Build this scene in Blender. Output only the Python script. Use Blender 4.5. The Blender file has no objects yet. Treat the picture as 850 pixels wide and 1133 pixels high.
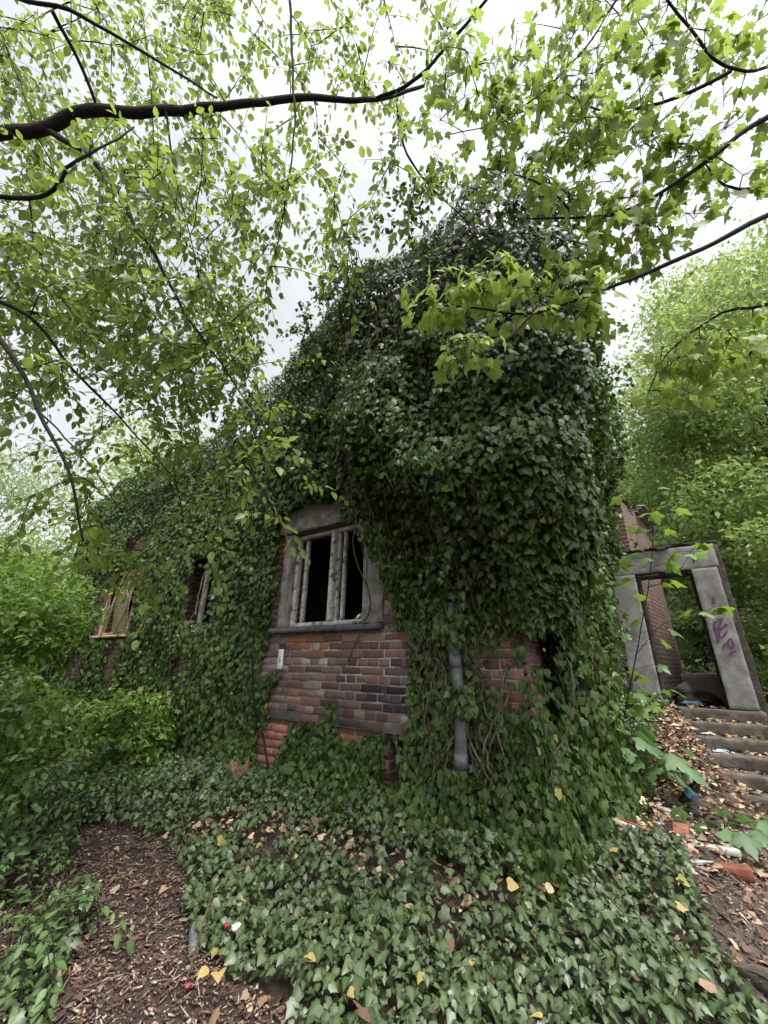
import bpy, math, numpy as np
from math import sin, cos, radians, pi
from mathutils import Vector, Matrix

rng = np.random.default_rng(11)
scene = bpy.context.scene
COL = scene.collection

# ------------------------------------------------------------------ camera frame (850 x 1133 photo pixels)
F, PITCH, ROLL, EYE = 430.0, radians(21.5), radians(1.0), 1.55


def ray(px, py):
    x = (px - 425) / F
    y = -(py - 566.5) / F
    xr = x * cos(ROLL) - y * sin(ROLL)
    yr = x * sin(ROLL) + y * cos(ROLL)
    return np.array([xr, cos(PITCH) - yr * sin(PITCH), sin(PITCH) + yr * cos(PITCH)])


def at(px, py, d):
    """world point seen at a photo pixel at depth d along the optical axis"""
    return ray(px, py) * d + np.array([0, 0, EYE])


# house frame: corner C, u along the window wall (away to the left), v along the side wall (away)
C = np.array([1.09, 3.21])
AZ = radians(54.6)
U = np.array([-sin(AZ), cos(AZ)])
V = np.array([cos(AZ), sin(AZ)])
TD = 4.71                                   # distance along the side wall to the doorway front


def WF(t, z, e=0.0):
    """window wall: t along, z up, e outwards"""
    t, z, e = np.broadcast_arrays(np.asarray(t, float), np.asarray(z, float), np.asarray(e, float))
    p = C + t[..., None] * U - e[..., None] * V
    return np.concatenate([p, z[..., None]], -1)


def WS(s, z, e=0.0):
    """side wall: s along, z up, e outwards"""
    s, z, e = np.broadcast_arrays(np.asarray(s, float), np.asarray(z, float), np.asarray(e, float))
    p = C + s[..., None] * V - e[..., None] * U
    return np.concatenate([p, z[..., None]], -1)


def WD(w, z, q=0.0):
    """doorway front: w outwards from the side wall line, q backwards"""
    return WS(TD + np.asarray(q, float), z, w)


# ------------------------------------------------------------------ noise
def _hash(ix, iy, iz, seed):
    h = (ix.astype(np.int64) * 374761393 + iy.astype(np.int64) * 668265263 + iz.astype(np.int64) * 2147483647 + seed * 974711) & 0xFFFFFFFF
    h = ((h ^ (h >> 13)) * 1274126177) & 0xFFFFFFFF
    h = h ^ (h >> 16)
    return (h & 0xFFFFFF) / float(0xFFFFFF)


def vnoise(p, seed=0):
    p = np.asarray(p, float)
    i = np.floor(p).astype(np.int64)
    f = p - i
    f = f * f * (3 - 2 * f)
    r = 0
    for dx in (0, 1):
        for dy in (0, 1):
            for dz in (0, 1):
                w = (f[..., 0] if dx else 1 - f[..., 0]) * (f[..., 1] if dy else 1 - f[..., 1]) * (f[..., 2] if dz else 1 - f[..., 2])
                r = r + w * _hash(i[..., 0] + dx, i[..., 1] + dy, i[..., 2] + dz, seed)
    return r * 2 - 1


def fbm(p, seed=0, octv=3):
    p = np.asarray(p, float)
    a, s, r = 1.0, 0.0, 0
    for k in range(octv):
        r = r + a * vnoise(p * 2 ** k, seed + k * 17)
        s += a
        a *= 0.5
    return r / s


def n2(x, y, f, seed, octv=3):
    x, y = np.broadcast_arrays(np.asarray(x, float), np.asarray(y, float))
    return fbm(np.stack([x * f, y * f, np.zeros_like(x) + 0.37], -1), seed, octv)


def S(x, a, b):
    k = np.clip((np.asarray(x, float) - a) / (b - a), 0, 1)
    return k * k * (3 - 2 * k)


# ------------------------------------------------------------------ mesh building
class MB:
    def __init__(self):
        self.v, self.f, self.c, self.uv, self.n = [], [], [], [], 0

    def add(self, verts, faces, col=None, uv=None):
        verts = np.asarray(verts, float).reshape(-1, 3)
        for fa in ([faces] if isinstance(faces, np.ndarray) else [np.asarray([x]) for x in faces]):
            self.f.append(fa + self.n)
        self.v.append(verts)
        c = np.zeros((len(verts), 4))
        c[:, 3] = 1
        if col is not None:
            col = np.asarray(col, float)
            c[:, :col.shape[-1]] = col
        self.c.append(c)
        self.n += len(verts)

    def box(self, o, ax, ay, az, size, col=None):
        """box with corner o and unit axes"""
        o = np.asarray(o, float)
        A = [np.asarray(a, float) * s for a, s in zip((ax, ay, az), size)]
        vs = [o + A[0] * i + A[1] * j + A[2] * k for k in (0, 1) for j in (0, 1) for i in (0, 1)]
        q = np.array([[0, 2, 3, 1], [4, 5, 7, 6], [0, 1, 5, 4], [2, 6, 7, 3], [0, 4, 6, 2], [1, 3, 7, 5]])
        if np.dot(np.cross(A[0], A[1]), A[2]) < 0:
            q = q[:, ::-1]
        self.add(vs, q, col)

    def rough_box(self, o, ax, ay, az, size, n=(8, 3, 3), amp=0.01, fr=6, seed=0, bev=0.012, col=None):
        """box cut into a grid, its edges worn and its faces uneven"""
        o = np.asarray(o, float)
        ax, ay, az = [np.asarray(a, float) for a in (ax, ay, az)]
        n = tuple(max(1, int(k)) for k in n)
        sz = np.asarray(size, float)
        gr = []
        for k in range(3):
            bb = min(bev, sz[k] * 0.3) / sz[k]
            gr.append(np.concatenate([[0.0], np.linspace(bb, 1 - bb, n[k] + 1), [1.0]]))
        n = tuple(k + 2 for k in n)
        idx = {}
        vs, fs = [], []

        def vid(i, j, k):
            if (i, j, k) not in idx:
                idx[(i, j, k)] = len(vs)
                vs.append((gr[0][i], gr[1][j], gr[2][k]))
            return idx[(i, j, k)]
        for a, b, c in ((0, 1, 2), (1, 2, 0), (2, 0, 1)):
            for side in (0, n[c]):
                for i in range(n[a]):
                    for j in range(n[b]):
                        q = []
                        for di, dj in ((0, 0), (1, 0), (1, 1), (0, 1)):
                            p = [0, 0, 0]
                            p[a], p[b], p[c] = i + di, j + dj, side
                            q.append(vid(*p))
                        fs.append(q if side else q[::-1])
        w = np.array(vs)
        loc = w * sz
        ed = np.minimum(loc, sz - loc)
        near = (ed < 1e-6).sum(1)
        ctr = sz / 2
        pull = np.sign(ctr - loc) * (ed < 1e-6) * (bev * (near >= 2) * 0.5)[:, None]
        loc = loc + pull
        P = o + loc[:, :1] * ax + loc[:, 1:2] * ay + loc[:, 2:] * az
        nz = np.stack([fbm(P * fr, seed + 3 * k + 1) for k in range(3)], -1)
        P = P + nz * amp * (1 + 0.8 * (near >= 2))[:, None]
        fa = np.array(fs)
        if np.dot(np.cross(ax, ay), az) < 0:
            fa = fa[:, ::-1]
        self.add(P, fa, col)

    def tube(self, pts, rad, sides=6, col=None):
        pts = np.asarray(pts, float)
        n = len(pts)
        rad = np.broadcast_to(np.asarray(rad, float), (n,))
        tan = np.gradient(pts, axis=0)
        tan /= np.linalg.norm(tan, axis=1, keepdims=True) + 1e-9
        ref = np.array([0, 0, 1.0]) if abs(tan[0][2]) < 0.9 else np.array([1.0, 0, 0])
        a = np.cross(tan, ref)
        a /= np.linalg.norm(a, axis=1, keepdims=True) + 1e-9
        b = np.cross(tan, a)
        ang = np.arange(sides) / sides * 2 * pi
        ring = pts[:, None] + rad[:, None, None] * (np.cos(ang)[None, :, None] * a[:, None] + np.sin(ang)[None, :, None] * b[:, None])
        i = np.arange(n - 1)[:, None] * sides
        j = np.arange(sides)[None]
        jn = (j + 1) % sides
        q = np.stack([i + j, i + sides + j, i + sides + jn, i + jn], -1).reshape(-1, 4)
        self.add(ring.reshape(-1, 3), q, col)
        self.f.append(np.arange(sides)[None, :] + self.n - n * sides)
        self.f.append(np.arange(sides)[None, ::-1] + self.n - sides)

    def lathe(self, base, axis, prof, sides=14, col=None):
        """prof: list of (radius, height along axis)"""
        axis = np.asarray(axis, float)
        axis = axis / np.linalg.norm(axis)
        r = np.array([1.0, 0, 0]) if abs(axis[0]) < 0.8 else np.array([0, 1.0, 0])
        a = np.cross(axis, r)
        a /= np.linalg.norm(a)
        b = np.cross(axis, a)
        ang = np.arange(sides) / sides * 2 * pi
        pr = np.array(prof)
        ring = np.asarray(base, float) + pr[:, 1][:, None, None] * axis + pr[:, 0][:, None, None] * (np.cos(ang)[None, :, None] * a + np.sin(ang)[None, :, None] * b)
        n = len(pr)
        i = np.arange(n - 1)[:, None] * sides
        j = np.arange(sides)[None]
        jn = (j + 1) % sides
        self.add(ring.reshape(-1, 3), np.stack([i + j, i + jn, i + sides + jn, i + sides + j], -1).reshape(-1, 4), col)

    def build(self, name, mat, parent=None, smooth=False):
        me = bpy.data.meshes.new(name)
        v = np.concatenate(self.v)
        me.vertices.add(len(v))
        me.vertices.foreach_set('co', v.astype(np.float32).ravel())
        loops = np.concatenate([f.ravel() for f in self.f]).astype(np.int32)
        tot = np.concatenate([np.full(len(f), f.shape[1]) for f in self.f])
        me.loops.add(len(loops))
        me.loops.foreach_set('vertex_index', loops)
        me.polygons.add(len(tot))
        me.polygons.foreach_set('loop_start', np.concatenate([[0], np.cumsum(tot)[:-1]]).astype(np.int32))
        if smooth:
            me.polygons.foreach_set('use_smooth', np.ones(len(tot), bool))
        at_ = me.color_attributes.new('lc', 'FLOAT_COLOR', 'POINT')
        at_.data.foreach_set('color', np.concatenate(self.c).astype(np.float32).ravel())
        me.update(calc_edges=True)
        me.validate()
        me.materials.append(mat)
        o = bpy.data.objects.new(name, me)
        COL.objects.link(o)
        if parent is not None:
            o.parent = parent
            o.matrix_parent_inverse = Matrix.Translation(parent.location).inverted()
        return o


def tag(o, label=None, cat=None, group=None, kind=None):
    for k, val in (('label', label), ('category', cat), ('group', group), ('kind', kind)):
        if val:
            o[k] = val
    return o


def thing(name, loc, label, cat, group=None):
    o = bpy.data.objects.new(name, None)
    o.empty_display_size = 0.2
    o.location = Vector([float(a) for a in loc])
    COL.objects.link(o)
    return tag(o, label, cat, group)


def norm(a):
    return a / (np.linalg.norm(a, axis=-1, keepdims=True) + 1e-9)


# ------------------------------------------------------------------ materials
def nodes_of(name):
    m = bpy.data.materials.new(name)
    m.use_nodes = True
    nt = m.node_tree
    return m, nt, nt.nodes['Principled BSDF'], nt.nodes['Material Output']


def ramp(nt, stops, interp='LINEAR'):
    r = nt.nodes.new('ShaderNodeValToRGB')
    r.color_ramp.interpolation = interp
    while len(r.color_ramp.elements) < len(stops):
        r.color_ramp.elements.new(0.5)
    for e, (p, c) in zip(r.color_ramp.elements, stops):
        e.position = p
        e.color = (*c, 1)
    return r


def noise(nt, scale, detail=4, rough=0.6, vec=None):
    n = nt.nodes.new('ShaderNodeTexNoise')
    n.inputs['Scale'].default_value = scale
    n.inputs['Detail'].default_value = detail
    n.inputs['Roughness'].default_value = rough
    if vec is not None:
        nt.links.new(vec, n.inputs['Vector'])
    else:
        tc = nt.nodes.new('ShaderNodeTexCoord')
        nt.links.new(tc.outputs['Object'], n.inputs['Vector'])
    return n


def bump(nt, h, strength=0.4, dist=0.01):
    b = nt.nodes.new('ShaderNodeBump')
    b.inputs['Strength'].default_value = strength
    b.inputs['Distance'].default_value = dist
    nt.links.new(h, b.inputs['Height'])
    return b


def mix(nt, a, b, fac, mode='MIX'):
    m = nt.nodes.new('ShaderNodeMix')
    m.data_type = 'RGBA'
    m.blend_type = mode
    for sock, val in ((m.inputs[0], fac), (m.inputs[6], a), (m.inputs[7], b)):
        if isinstance(val, bpy.types.NodeSocket):
            nt.links.new(val, sock)
        elif isinstance(val, (int, float)):
            sock.default_value = val
        else:
            sock.default_value = (*val, 1)
    return m.outputs[2]


def m_rough(name, stops, scale=8, rough=0.9, bstr=0.5, bdist=0.01, bscale=40, spec=0.3, blotch=None):
    """uneven matt surface; blotch = (scale, colour, low, high) adds stains"""
    m, nt, bs, out = nodes_of(name)
    n = noise(nt, scale)
    r = ramp(nt, stops)
    nt.links.new(n.outputs['Fac'], r.inputs[0])
    c = r.outputs[0]
    if blotch:
        nb = noise(nt, blotch[0], 5, 0.65)
        rb = ramp(nt, [(blotch[2], (0, 0, 0)), (blotch[3], (1, 1, 1))])
        nt.links.new(nb.outputs['Fac'], rb.inputs[0])
        c = mix(nt, c, blotch[1], rb.outputs[0])
    nt.links.new(c, bs.inputs['Base Color'])
    bs.inputs['Roughness'].default_value = rough
    bs.inputs['Specular IOR Level'].default_value = spec
    nb = noise(nt, bscale, 6, 0.7)
    nt.links.new(bump(nt, nb.outputs['Fac'], bstr, bdist).outputs[0], bs.inputs['Normal'])
    return m


def m_leaf(name, stops, trans, tfac=0.3, rough=0.45, vein=None, spec=0.5):
    """leaf: colour by the leaf's own random value, paler along the veins, light passes through"""
    m, nt, bs, out = nodes_of(name)
    a = nt.nodes.new('ShaderNodeAttribute')
    a.attribute_name = 'lc'
    sp = nt.nodes.new('ShaderNodeSeparateColor')
    nt.links.new(a.outputs['Color'], sp.inputs[0])
    r = ramp(nt, stops)
    nt.links.new(sp.outputs[0], r.inputs[0])
    c = r.outputs[0]
    if vein:
        mm = nt.nodes.new('ShaderNodeMath')
        mm.operation = 'MULTIPLY'
        mm.inputs[1].default_value = vein[1]
        nt.links.new(sp.outputs[1], mm.inputs[0])
        c = mix(nt, c, vein[0], mm.outputs[0])
    nt.links.new(c, bs.inputs['Base Color'])
    bs.inputs['Roughness'].default_value = rough
    bs.inputs['Specular IOR Level'].default_value = spec
    t = nt.nodes.new('ShaderNodeBsdfTranslucent')
    ct = mix(nt, c, trans, 0.75)
    nt.links.new(ct, t.inputs[0])
    ms = nt.nodes.new('ShaderNodeMixShader')
    ms.inputs[0].default_value = tfac
    nt.links.new(bs.outputs[0], ms.inputs[1])
    nt.links.new(t.outputs[0], ms.inputs[2])
    nt.links.new(ms.outputs[0], out.inputs[0])
    return m


def m_attr(name, scale=30, rough=0.9, bstr=0.5, var=0.35, spec=0.3):
    """colour stored per piece (brick by brick, scrap by scrap), broken up by noise"""
    m, nt, bs, out = nodes_of(name)
    a = nt.nodes.new('ShaderNodeAttribute')
    a.attribute_name = 'lc'
    n = noise(nt, scale, 5, 0.7)
    r = ramp(nt, [(0.25, (1 - var,) * 3), (0.75, (1 + var,) * 3)])
    nt.links.new(n.outputs['Fac'], r.inputs[0])
    c = mix(nt, a.outputs['Color'], r.outputs[0], 1.0, 'MULTIPLY')
    nt.links.new(c, bs.inputs['Base Color'])
    bs.inputs['Roughness'].default_value = rough
    bs.inputs['Specular IOR Level'].default_value = spec
    nb = noise(nt, scale * 3, 6, 0.75)
    nt.links.new(bump(nt, nb.outputs['Fac'], bstr, 0.006).outputs[0], bs.inputs['Normal'])
    return m


def m_plain(name, col, rough=0.5, spec=0.5, var=0.15, metal=0.0, trans=0.0, scale=25):
    m, nt, bs, out = nodes_of(name)
    n = noise(nt, scale)
    r = ramp(nt, [(0.3, tuple(max(0, k * (1 - var)) for k in col)), (0.7, tuple(k * (1 + var) for k in col))])
    nt.links.new(n.outputs['Fac'], r.inputs[0])
    nt.links.new(r.outputs[0], bs.inputs['Base Color'])
    bs.inputs['Roughness'].default_value = rough
    bs.inputs['Specular IOR Level'].default_value = spec
    bs.inputs['Metallic'].default_value = metal
    bs.inputs['Transmission Weight'].default_value = trans
    nt.links.new(bump(nt, n.outputs['Fac'], 0.3, 0.005).outputs[0], bs.inputs['Normal'])
    return m


def m_brick(name):
    """brick walls that are mostly overgrown: running bond in the wall's own object space"""
    m, nt, bs, out = nodes_of(name)
    a = nt.nodes.new('ShaderNodeAttribute')
    a.attribute_name = 'lc'                      # r,g hold metres along / up the wall
    b = nt.nodes.new('ShaderNodeTexBrick')
    nt.links.new(a.outputs['Vector'], b.inputs['Vector'])
    b.inputs['Scale'].default_value = 1
    b.inputs['Brick Width'].default_value = 0.25
    b.inputs['Row Height'].default_value = 0.077
    b.inputs['Mortar Size'].default_value = 0.009
    b.inputs['Color1'].default_value = (0.16, 0.075, 0.05, 1)
    b.inputs['Color2'].default_value = (0.10, 0.055, 0.045, 1)
    b.inputs['Mortar'].default_value = (0.25, 0.22, 0.2, 1)
    n = noise(nt, 3, 5, 0.7)
    r = ramp(nt, [(0.3, (0.45, 0.45, 0.45)), (0.7, (1.2, 1.15, 1.1))])
    nt.links.new(n.outputs['Fac'], r.inputs[0])
    c = mix(nt, b.outputs[0], r.outputs[0], 1.0, 'MULTIPLY')
    nt.links.new(c, bs.inputs['Base Color'])
    bs.inputs['Roughness'].default_value = 0.95
    inv = nt.nodes.new('ShaderNodeMath')
    inv.operation = 'SUBTRACT'
    inv.inputs[0].default_value = 1
    nt.links.new(b.outputs['Fac'], inv.inputs[1])
    nt.links.new(bump(nt, inv.outputs[0], 0.7, 0.012).outputs[0], bs.inputs['Normal'])
    return m


M = {}
M['ground'] = m_rough('soil', [(0.25, (0.028, 0.018, 0.013)), (0.5, (0.06, 0.04, 0.03)), (0.75, (0.11, 0.08, 0.06))], 5, bstr=0.9, bdist=0.03, bscale=35)
M['path'] = m_rough('path_soil', [(0.25, (0.035, 0.023, 0.018)), (0.5, (0.075, 0.052, 0.042)), (0.75, (0.13, 0.1, 0.082))], 14, bstr=1.0, bdist=0.03, bscale=60)
M['trodden'] = m_rough('trodden_soil', [(0.25, (0.045, 0.034, 0.028)), (0.5, (0.08, 0.062, 0.052)), (0.75, (0.13, 0.11, 0.09))], 9, bstr=0.8, bdist=0.02, bscale=50)
M['brickpiece'] = m_attr('old_brick', 22, 0.92, 0.7, 0.3)
M['mortar'] = m_rough('mortar', [(0.3, (0.22, 0.2, 0.185)), (0.7, (0.48, 0.44, 0.415))], 12, bstr=0.8, bdist=0.01, bscale=90, blotch=(4, (0.05, 0.045, 0.045), 0.5, 0.7))
M['brick'] = m_brick('brick_wall')
M['concrete'] = m_rough('weathered_concrete', [(0.25, (0.12, 0.117, 0.108)), (0.5, (0.2, 0.195, 0.182)), (0.8, (0.3, 0.295, 0.28))], 6, bstr=0.6, bdist=0.012, bscale=45, blotch=(2.2, (0.07, 0.066, 0.06), 0.5, 0.7))
M['render'] = m_rough('rough_render', [(0.25, (0.15, 0.14, 0.13)), (0.5, (0.3, 0.28, 0.265)), (0.75, (0.52, 0.5, 0.47))], 9, bstr=1.0, bdist=0.03, bscale=50)
M['step'] = m_rough('worn_stone', [(0.25, (0.05, 0.04, 0.033)), (0.5, (0.105, 0.088, 0.073)), (0.75, (0.2, 0.175, 0.15))], 7, bstr=0.8, bdist=0.015, bscale=40, blotch=(5, (0.06, 0.05, 0.035), 0.5, 0.68))
M['sootwall'] = m_rough('sooty_masonry', [(0.3, (0.025, 0.021, 0.018)), (0.6, (0.06, 0.048, 0.04)), (0.8, (0.11, 0.09, 0.075))], 10, bstr=1.0, bdist=0.03, bscale=40)
M['sill'] = m_rough('slate_sill', [(0.3, (0.05, 0.05, 0.052)), (0.7, (0.13, 0.13, 0.13))], 12, rough=0.75, bstr=0.4, bscale=60)
M['paintwood'] = m_rough('flaking_white_paint', [(0.3, (0.3, 0.29, 0.275)), (0.5, (0.52, 0.51, 0.49)), (0.72, (0.74, 0.73, 0.71))], 18, rough=0.75, bstr=0.6, bdist=0.006, bscale=80, blotch=(13, (0.1, 0.085, 0.07), 0.54, 0.62))
M['tanwood'] = m_rough('ochre_wood', [(0.3, (0.3, 0.22, 0.13)), (0.7, (0.52, 0.41, 0.25))], 20, rough=0.7, bstr=0.3, bscale=80, blotch=(7, (0.08, 0.06, 0.05), 0.56, 0.7))
M['char'] = m_rough('charred_wood', [(0.3, (0.012, 0.011, 0.01)), (0.7, (0.05, 0.045, 0.04))], 14, bstr=0.9, bdist=0.02, bscale=50)
M['wood'] = m_rough('grey_wood', [(0.3, (0.14, 0.12, 0.1)), (0.7, (0.34, 0.31, 0.28))], 12, bstr=0.6, bscale=60)
M['stumpwood'] = m_rough('stump_wood', [(0.3, (0.09, 0.055, 0.03)), (0.7, (0.24, 0.16, 0.09))], 14, bstr=0.8, bdist=0.02, bscale=40)
M['dark'] = m_rough('dark_plaster', [(0.3, (0.012, 0.012, 0.012)), (0.7, (0.035, 0.033, 0.03))], 6)  # darkness of the rooms put into the colour; the landing shares it
M['pipe'] = m_rough('old_zinc', [(0.3, (0.05, 0.055, 0.06)), (0.55, (0.105, 0.112, 0.12)), (0.75, (0.2, 0.205, 0.21))], 9, rough=0.6, bstr=0.5, bdist=0.01, bscale=30, spec=0.5, blotch=(4, (0.05, 0.045, 0.04), 0.56, 0.7))
M['plate'] = m_plain('white_enamel', (0.72, 0.74, 0.75), 0.4, 0.5, 0.06)
M['grey'] = m_plain('faded_print', (0.42, 0.45, 0.48), 0.6, 0.4, 0.1)
M['bark'] = m_rough('dark_bark', [(0.3, (0.009, 0.008, 0.007)), (0.7, (0.03, 0.026, 0.022))], 16, bstr=1.0, bdist=0.02, bscale=45)
M['vine'] = m_rough('vine_bark', [(0.3, (0.05, 0.038, 0.028)), (0.7, (0.17, 0.135, 0.1))], 20, bstr=0.8, bscale=60)
M['mat'] = m_rough('ivy_twig_shade', [(0.3, (0.008, 0.008, 0.005)), (0.6, (0.022, 0.02, 0.013)), (0.8, (0.055, 0.044, 0.03))], 30, bstr=1.0, bdist=0.05, bscale=45)  # near-black: twigs plus the darkness between leaves, put into one colour
YEL = (0.28, 0.23, 0.07)
M['ivy'] = m_leaf('ivy_leaf', [(0, (0.018, 0.036, 0.008)), (0.5, (0.039, 0.076, 0.014)), (0.95, (0.09, 0.145, 0.028)), (0.985, (0.10, 0.15, 0.04)), (0.99, YEL)], (0.12, 0.2, 0.03), 0.2, 0.42, ((0.15, 0.19, 0.07), 0.3), 0.28)
M['ivyground'] = m_leaf('ground_ivy_leaf', [(0, (0.022, 0.038, 0.014)), (0.5, (0.044, 0.072, 0.027)), (0.95, (0.085, 0.122, 0.048)), (0.985, (0.12, 0.17, 0.07)), (0.992, YEL)], (0.12, 0.2, 0.04), 0.12, 0.4, ((0.19, 0.24, 0.11), 0.4), 0.42)
M['leaf_over'] = m_leaf('overhead_leaf', [(0, (0.04, 0.065, 0.02)), (0.5, (0.075, 0.115, 0.028)), (1, (0.17, 0.23, 0.05))], (0.36, 0.48, 0.09), 0.48, 0.45, ((0.2, 0.28, 0.06), 0.3))
M['leaf_maple'] = m_leaf('maple_leaf', [(0, (0.07, 0.11, 0.022)), (0.5, (0.12, 0.17, 0.032)), (1, (0.26, 0.33, 0.07))], (0.42, 0.56, 0.11), 0.48, 0.42, ((0.25, 0.33, 0.07), 0.3))
M['leaf_bg'] = m_leaf('background_leaf', [(0, (0.075, 0.12, 0.03)), (0.5, (0.18, 0.26, 0.07)), (1, (0.34, 0.43, 0.15))], (0.46, 0.6, 0.15), 0.4, 0.42)
M['leaf_pale'] = m_leaf('pale_leaf', [(0, (0.11, 0.16, 0.06)), (0.5, (0.18, 0.25, 0.10)), (1, (0.27, 0.34, 0.17))], (0.42, 0.55, 0.2), 0.4, 0.55)  # silvery green; haze and missing brightness put into the paler leaf colour
M['leaf_shrub'] = m_leaf('shrub_leaf', [(0, (0.06, 0.115, 0.028)), (0.5, (0.12, 0.20, 0.042)), (1, (0.2, 0.29, 0.07))], (0.3, 0.48, 0.06), 0.38, 0.5)
M['leaf_low'] = m_leaf('low_leaf', [(0, (0.04, 0.078, 0.026)), (0.5, (0.068, 0.125, 0.036)), (1, (0.11, 0.18, 0.05))], (0.22, 0.36, 0.07), 0.3, 0.48, ((0.2, 0.28, 0.1), 0.3))
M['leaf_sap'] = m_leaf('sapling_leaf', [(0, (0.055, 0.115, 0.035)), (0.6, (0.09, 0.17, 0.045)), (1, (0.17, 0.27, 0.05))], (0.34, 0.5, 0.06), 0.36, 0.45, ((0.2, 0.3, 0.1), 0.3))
M['leaf_dark_sap'] = m_leaf('dark_sapling_leaf', [(0, (0.035, 0.085, 0.035)), (0.6, (0.05, 0.115, 0.045)), (1, (0.09, 0.165, 0.05))], (0.2, 0.36, 0.08), 0.28, 0.5, ((0.14, 0.22, 0.1), 0.3))  # low saplings have darker, bluer green leaves of their own
M['fallen'] = m_attr('dry_leaf', 60, 0.8, 0.3, 0.25)
M['chips'] = m_attr('bark_chip', 60, 0.9, 0.4, 0.3)
M['purple'] = m_plain('purple_spray_paint', (0.11, 0.035, 0.1), 0.7, 0.3, 0.3)
M['scrap'] = m_attr('rubbish', 40, 0.55, 0.3, 0.15, 0.5)
M['clear'] = m_plain('clear_plastic', (0.5, 0.54, 0.54), 0.2, 0.4, 0.2, trans=0.85)
M['cola'] = m_plain('dark_plastic', (0.035, 0.018, 0.014), 0.18, 0.6, 0.1)


# ------------------------------------------------------------------ ground
def house_st(x, y):
    dx, dy = x - C[0], y - C[1]
    t = dx * U[0] + dy * U[1]
    s = dx * V[0] + dy * V[1]
    return t, s            # t>0 along window wall; outside of window wall: s<0 ; outside of side wall: t<0


def gz(x, y):
    x = np.asarray(x, float)
    y = np.asarray(y, float)
    t, s = house_st(x, y)
    base = 0.035 * n2(x, y, 0.9, 3) + 0.012 * n2(x, y, 5, 4)
    df = np.maximum(-s, 0)
    mound = 0.42 * np.exp(-(df / 0.95) ** 2) * S(t, -1.6, 0.3) * (1 - 0.25 * S(t, 3, 6))
    r = np.maximum(-t, 0)
    hr = 0.36 + 0.70 * S(s, 1.4, 4.4)
    side = hr * (1 - S(r, 0.55, 1.75)) * S(s, -1.3, 0.5) * (t < 0.6)
    h = np.maximum(mound, side)
    hs = np.clip(0.04 + (s - (TD - 1.9)) / 1.9 * 0.93, -0.02, 0.95)
    ramp_ = (hs + 0.09 + 0.10 * n2(x, y, 2.2, 8)) * (1 - S(r, 0.8, 1.22)) * S(s, TD - 2.6, TD - 1.7)
    h = np.maximum(h, ramp_ * (s < TD + 0.3))
    h = h * np.where(s > TD - 0.02, np.where((r > 0.5) & (r < 1.95), 0.85, 1), 1)
    far = S(np.hypot(x, y), 9, 40)
    return base + h + far * 0.5 * n2(x, y, 0.08, 5) + 0.02 * n2(x, y, 2.3, 6) * 2


def hit(px, py, tmax=40):
    """where the ray through a photo pixel meets the ground"""
    r = ray(px, py)
    k = np.linspace(0.8, tmax, 4000)
    P = r[None] * k[:, None]
    z = P[:, 2] + EYE
    below = z < gz(P[:, 0], P[:, 1])
    i = int(np.argmax(below)) if below.any() else len(k) - 1
    return np.array([P[i, 0], P[i, 1], float(gz(P[i, 0], P[i, 1]))])


def axis_coords(lo, hi, fine_lo, fine_hi, df):
    a = list(np.arange(fine_lo, fine_hi + 1e-6, df))
    st, p = df, fine_hi
    while p < hi:
        st = min(st * 1.25, 4)
        p += st
        a.append(p)
    st, p = df, fine_lo
    while p > lo:
        st = min(st * 1.25, 4)
        p -= st
        a.insert(0, p)
    return np.array(a)


gx = axis_coords(-90, 90, -5, 6.5, 0.07)
gy = axis_coords(-40, 120, 1.2, 9, 0.07)
X, Y = np.meshgrid(gx, gy)
Z = gz(X, Y)
mb = MB()
ny, nx = X.shape
i = np.arange(ny - 1)[:, None] * nx + np.arange(nx - 1)[None]
mb.add(np.stack([X, Y, Z], -1).reshape(-1, 3), np.stack([i, i + 1, i + nx + 1, i + nx], -1).reshape(-1, 4))
tag(mb.build('ground', M['ground'], smooth=True), kind='structure')


def poly_sheet(name, mat, outline, lift, amp, seed):
    """a sheet lying on the terrain inside an outline (world x, y), its edge frayed"""
    o = np.array(outline)
    c = o.mean(0)
    lo, hi = o.min(0) - 0.1, o.max(0) + 0.1
    xs, ys = np.arange(lo[0], hi[0], 0.05), np.arange(lo[1], hi[1], 0.05)
    Xs, Ys = np.meshgrid(xs, ys)
    ins = inside(o, Xs + 0.12 * n2(Xs, Ys, 3, seed), Ys + 0.12 * n2(Xs, Ys, 3, seed + 1))
    Zs = gz(Xs, Ys) + lift + amp * n2(Xs, Ys, 9, seed + 2)
    n = Xs.shape[1]
    q = (np.arange(Xs.shape[0] - 1)[:, None] * n + np.arange(n - 1)[None])
    ok = ins[:-1, :-1] & ins[1:, :-1] & ins[:-1, 1:] & ins[1:, 1:]
    q = q[ok]
    m_ = MB()
    m_.add(np.stack([Xs, Ys, Zs], -1).reshape(-1, 3), np.stack([q, q + 1, q + n + 1, q + n], -1))
    return tag(m_.build(name, mat, smooth=True), kind='structure')


def inside(poly, x, y):
    r = np.zeros(np.shape(x), bool)
    n = len(poly)
    for k in range(n):
        x0, y0 = poly[k]
        x1, y1 = poly[(k + 1) % n]
        c = ((y0 > y) != (y1 > y)) & (x < (x1 - x0) * (y - y0) / (y1 - y0 + 1e-12) + x0)
        r ^= c
    return r


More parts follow.
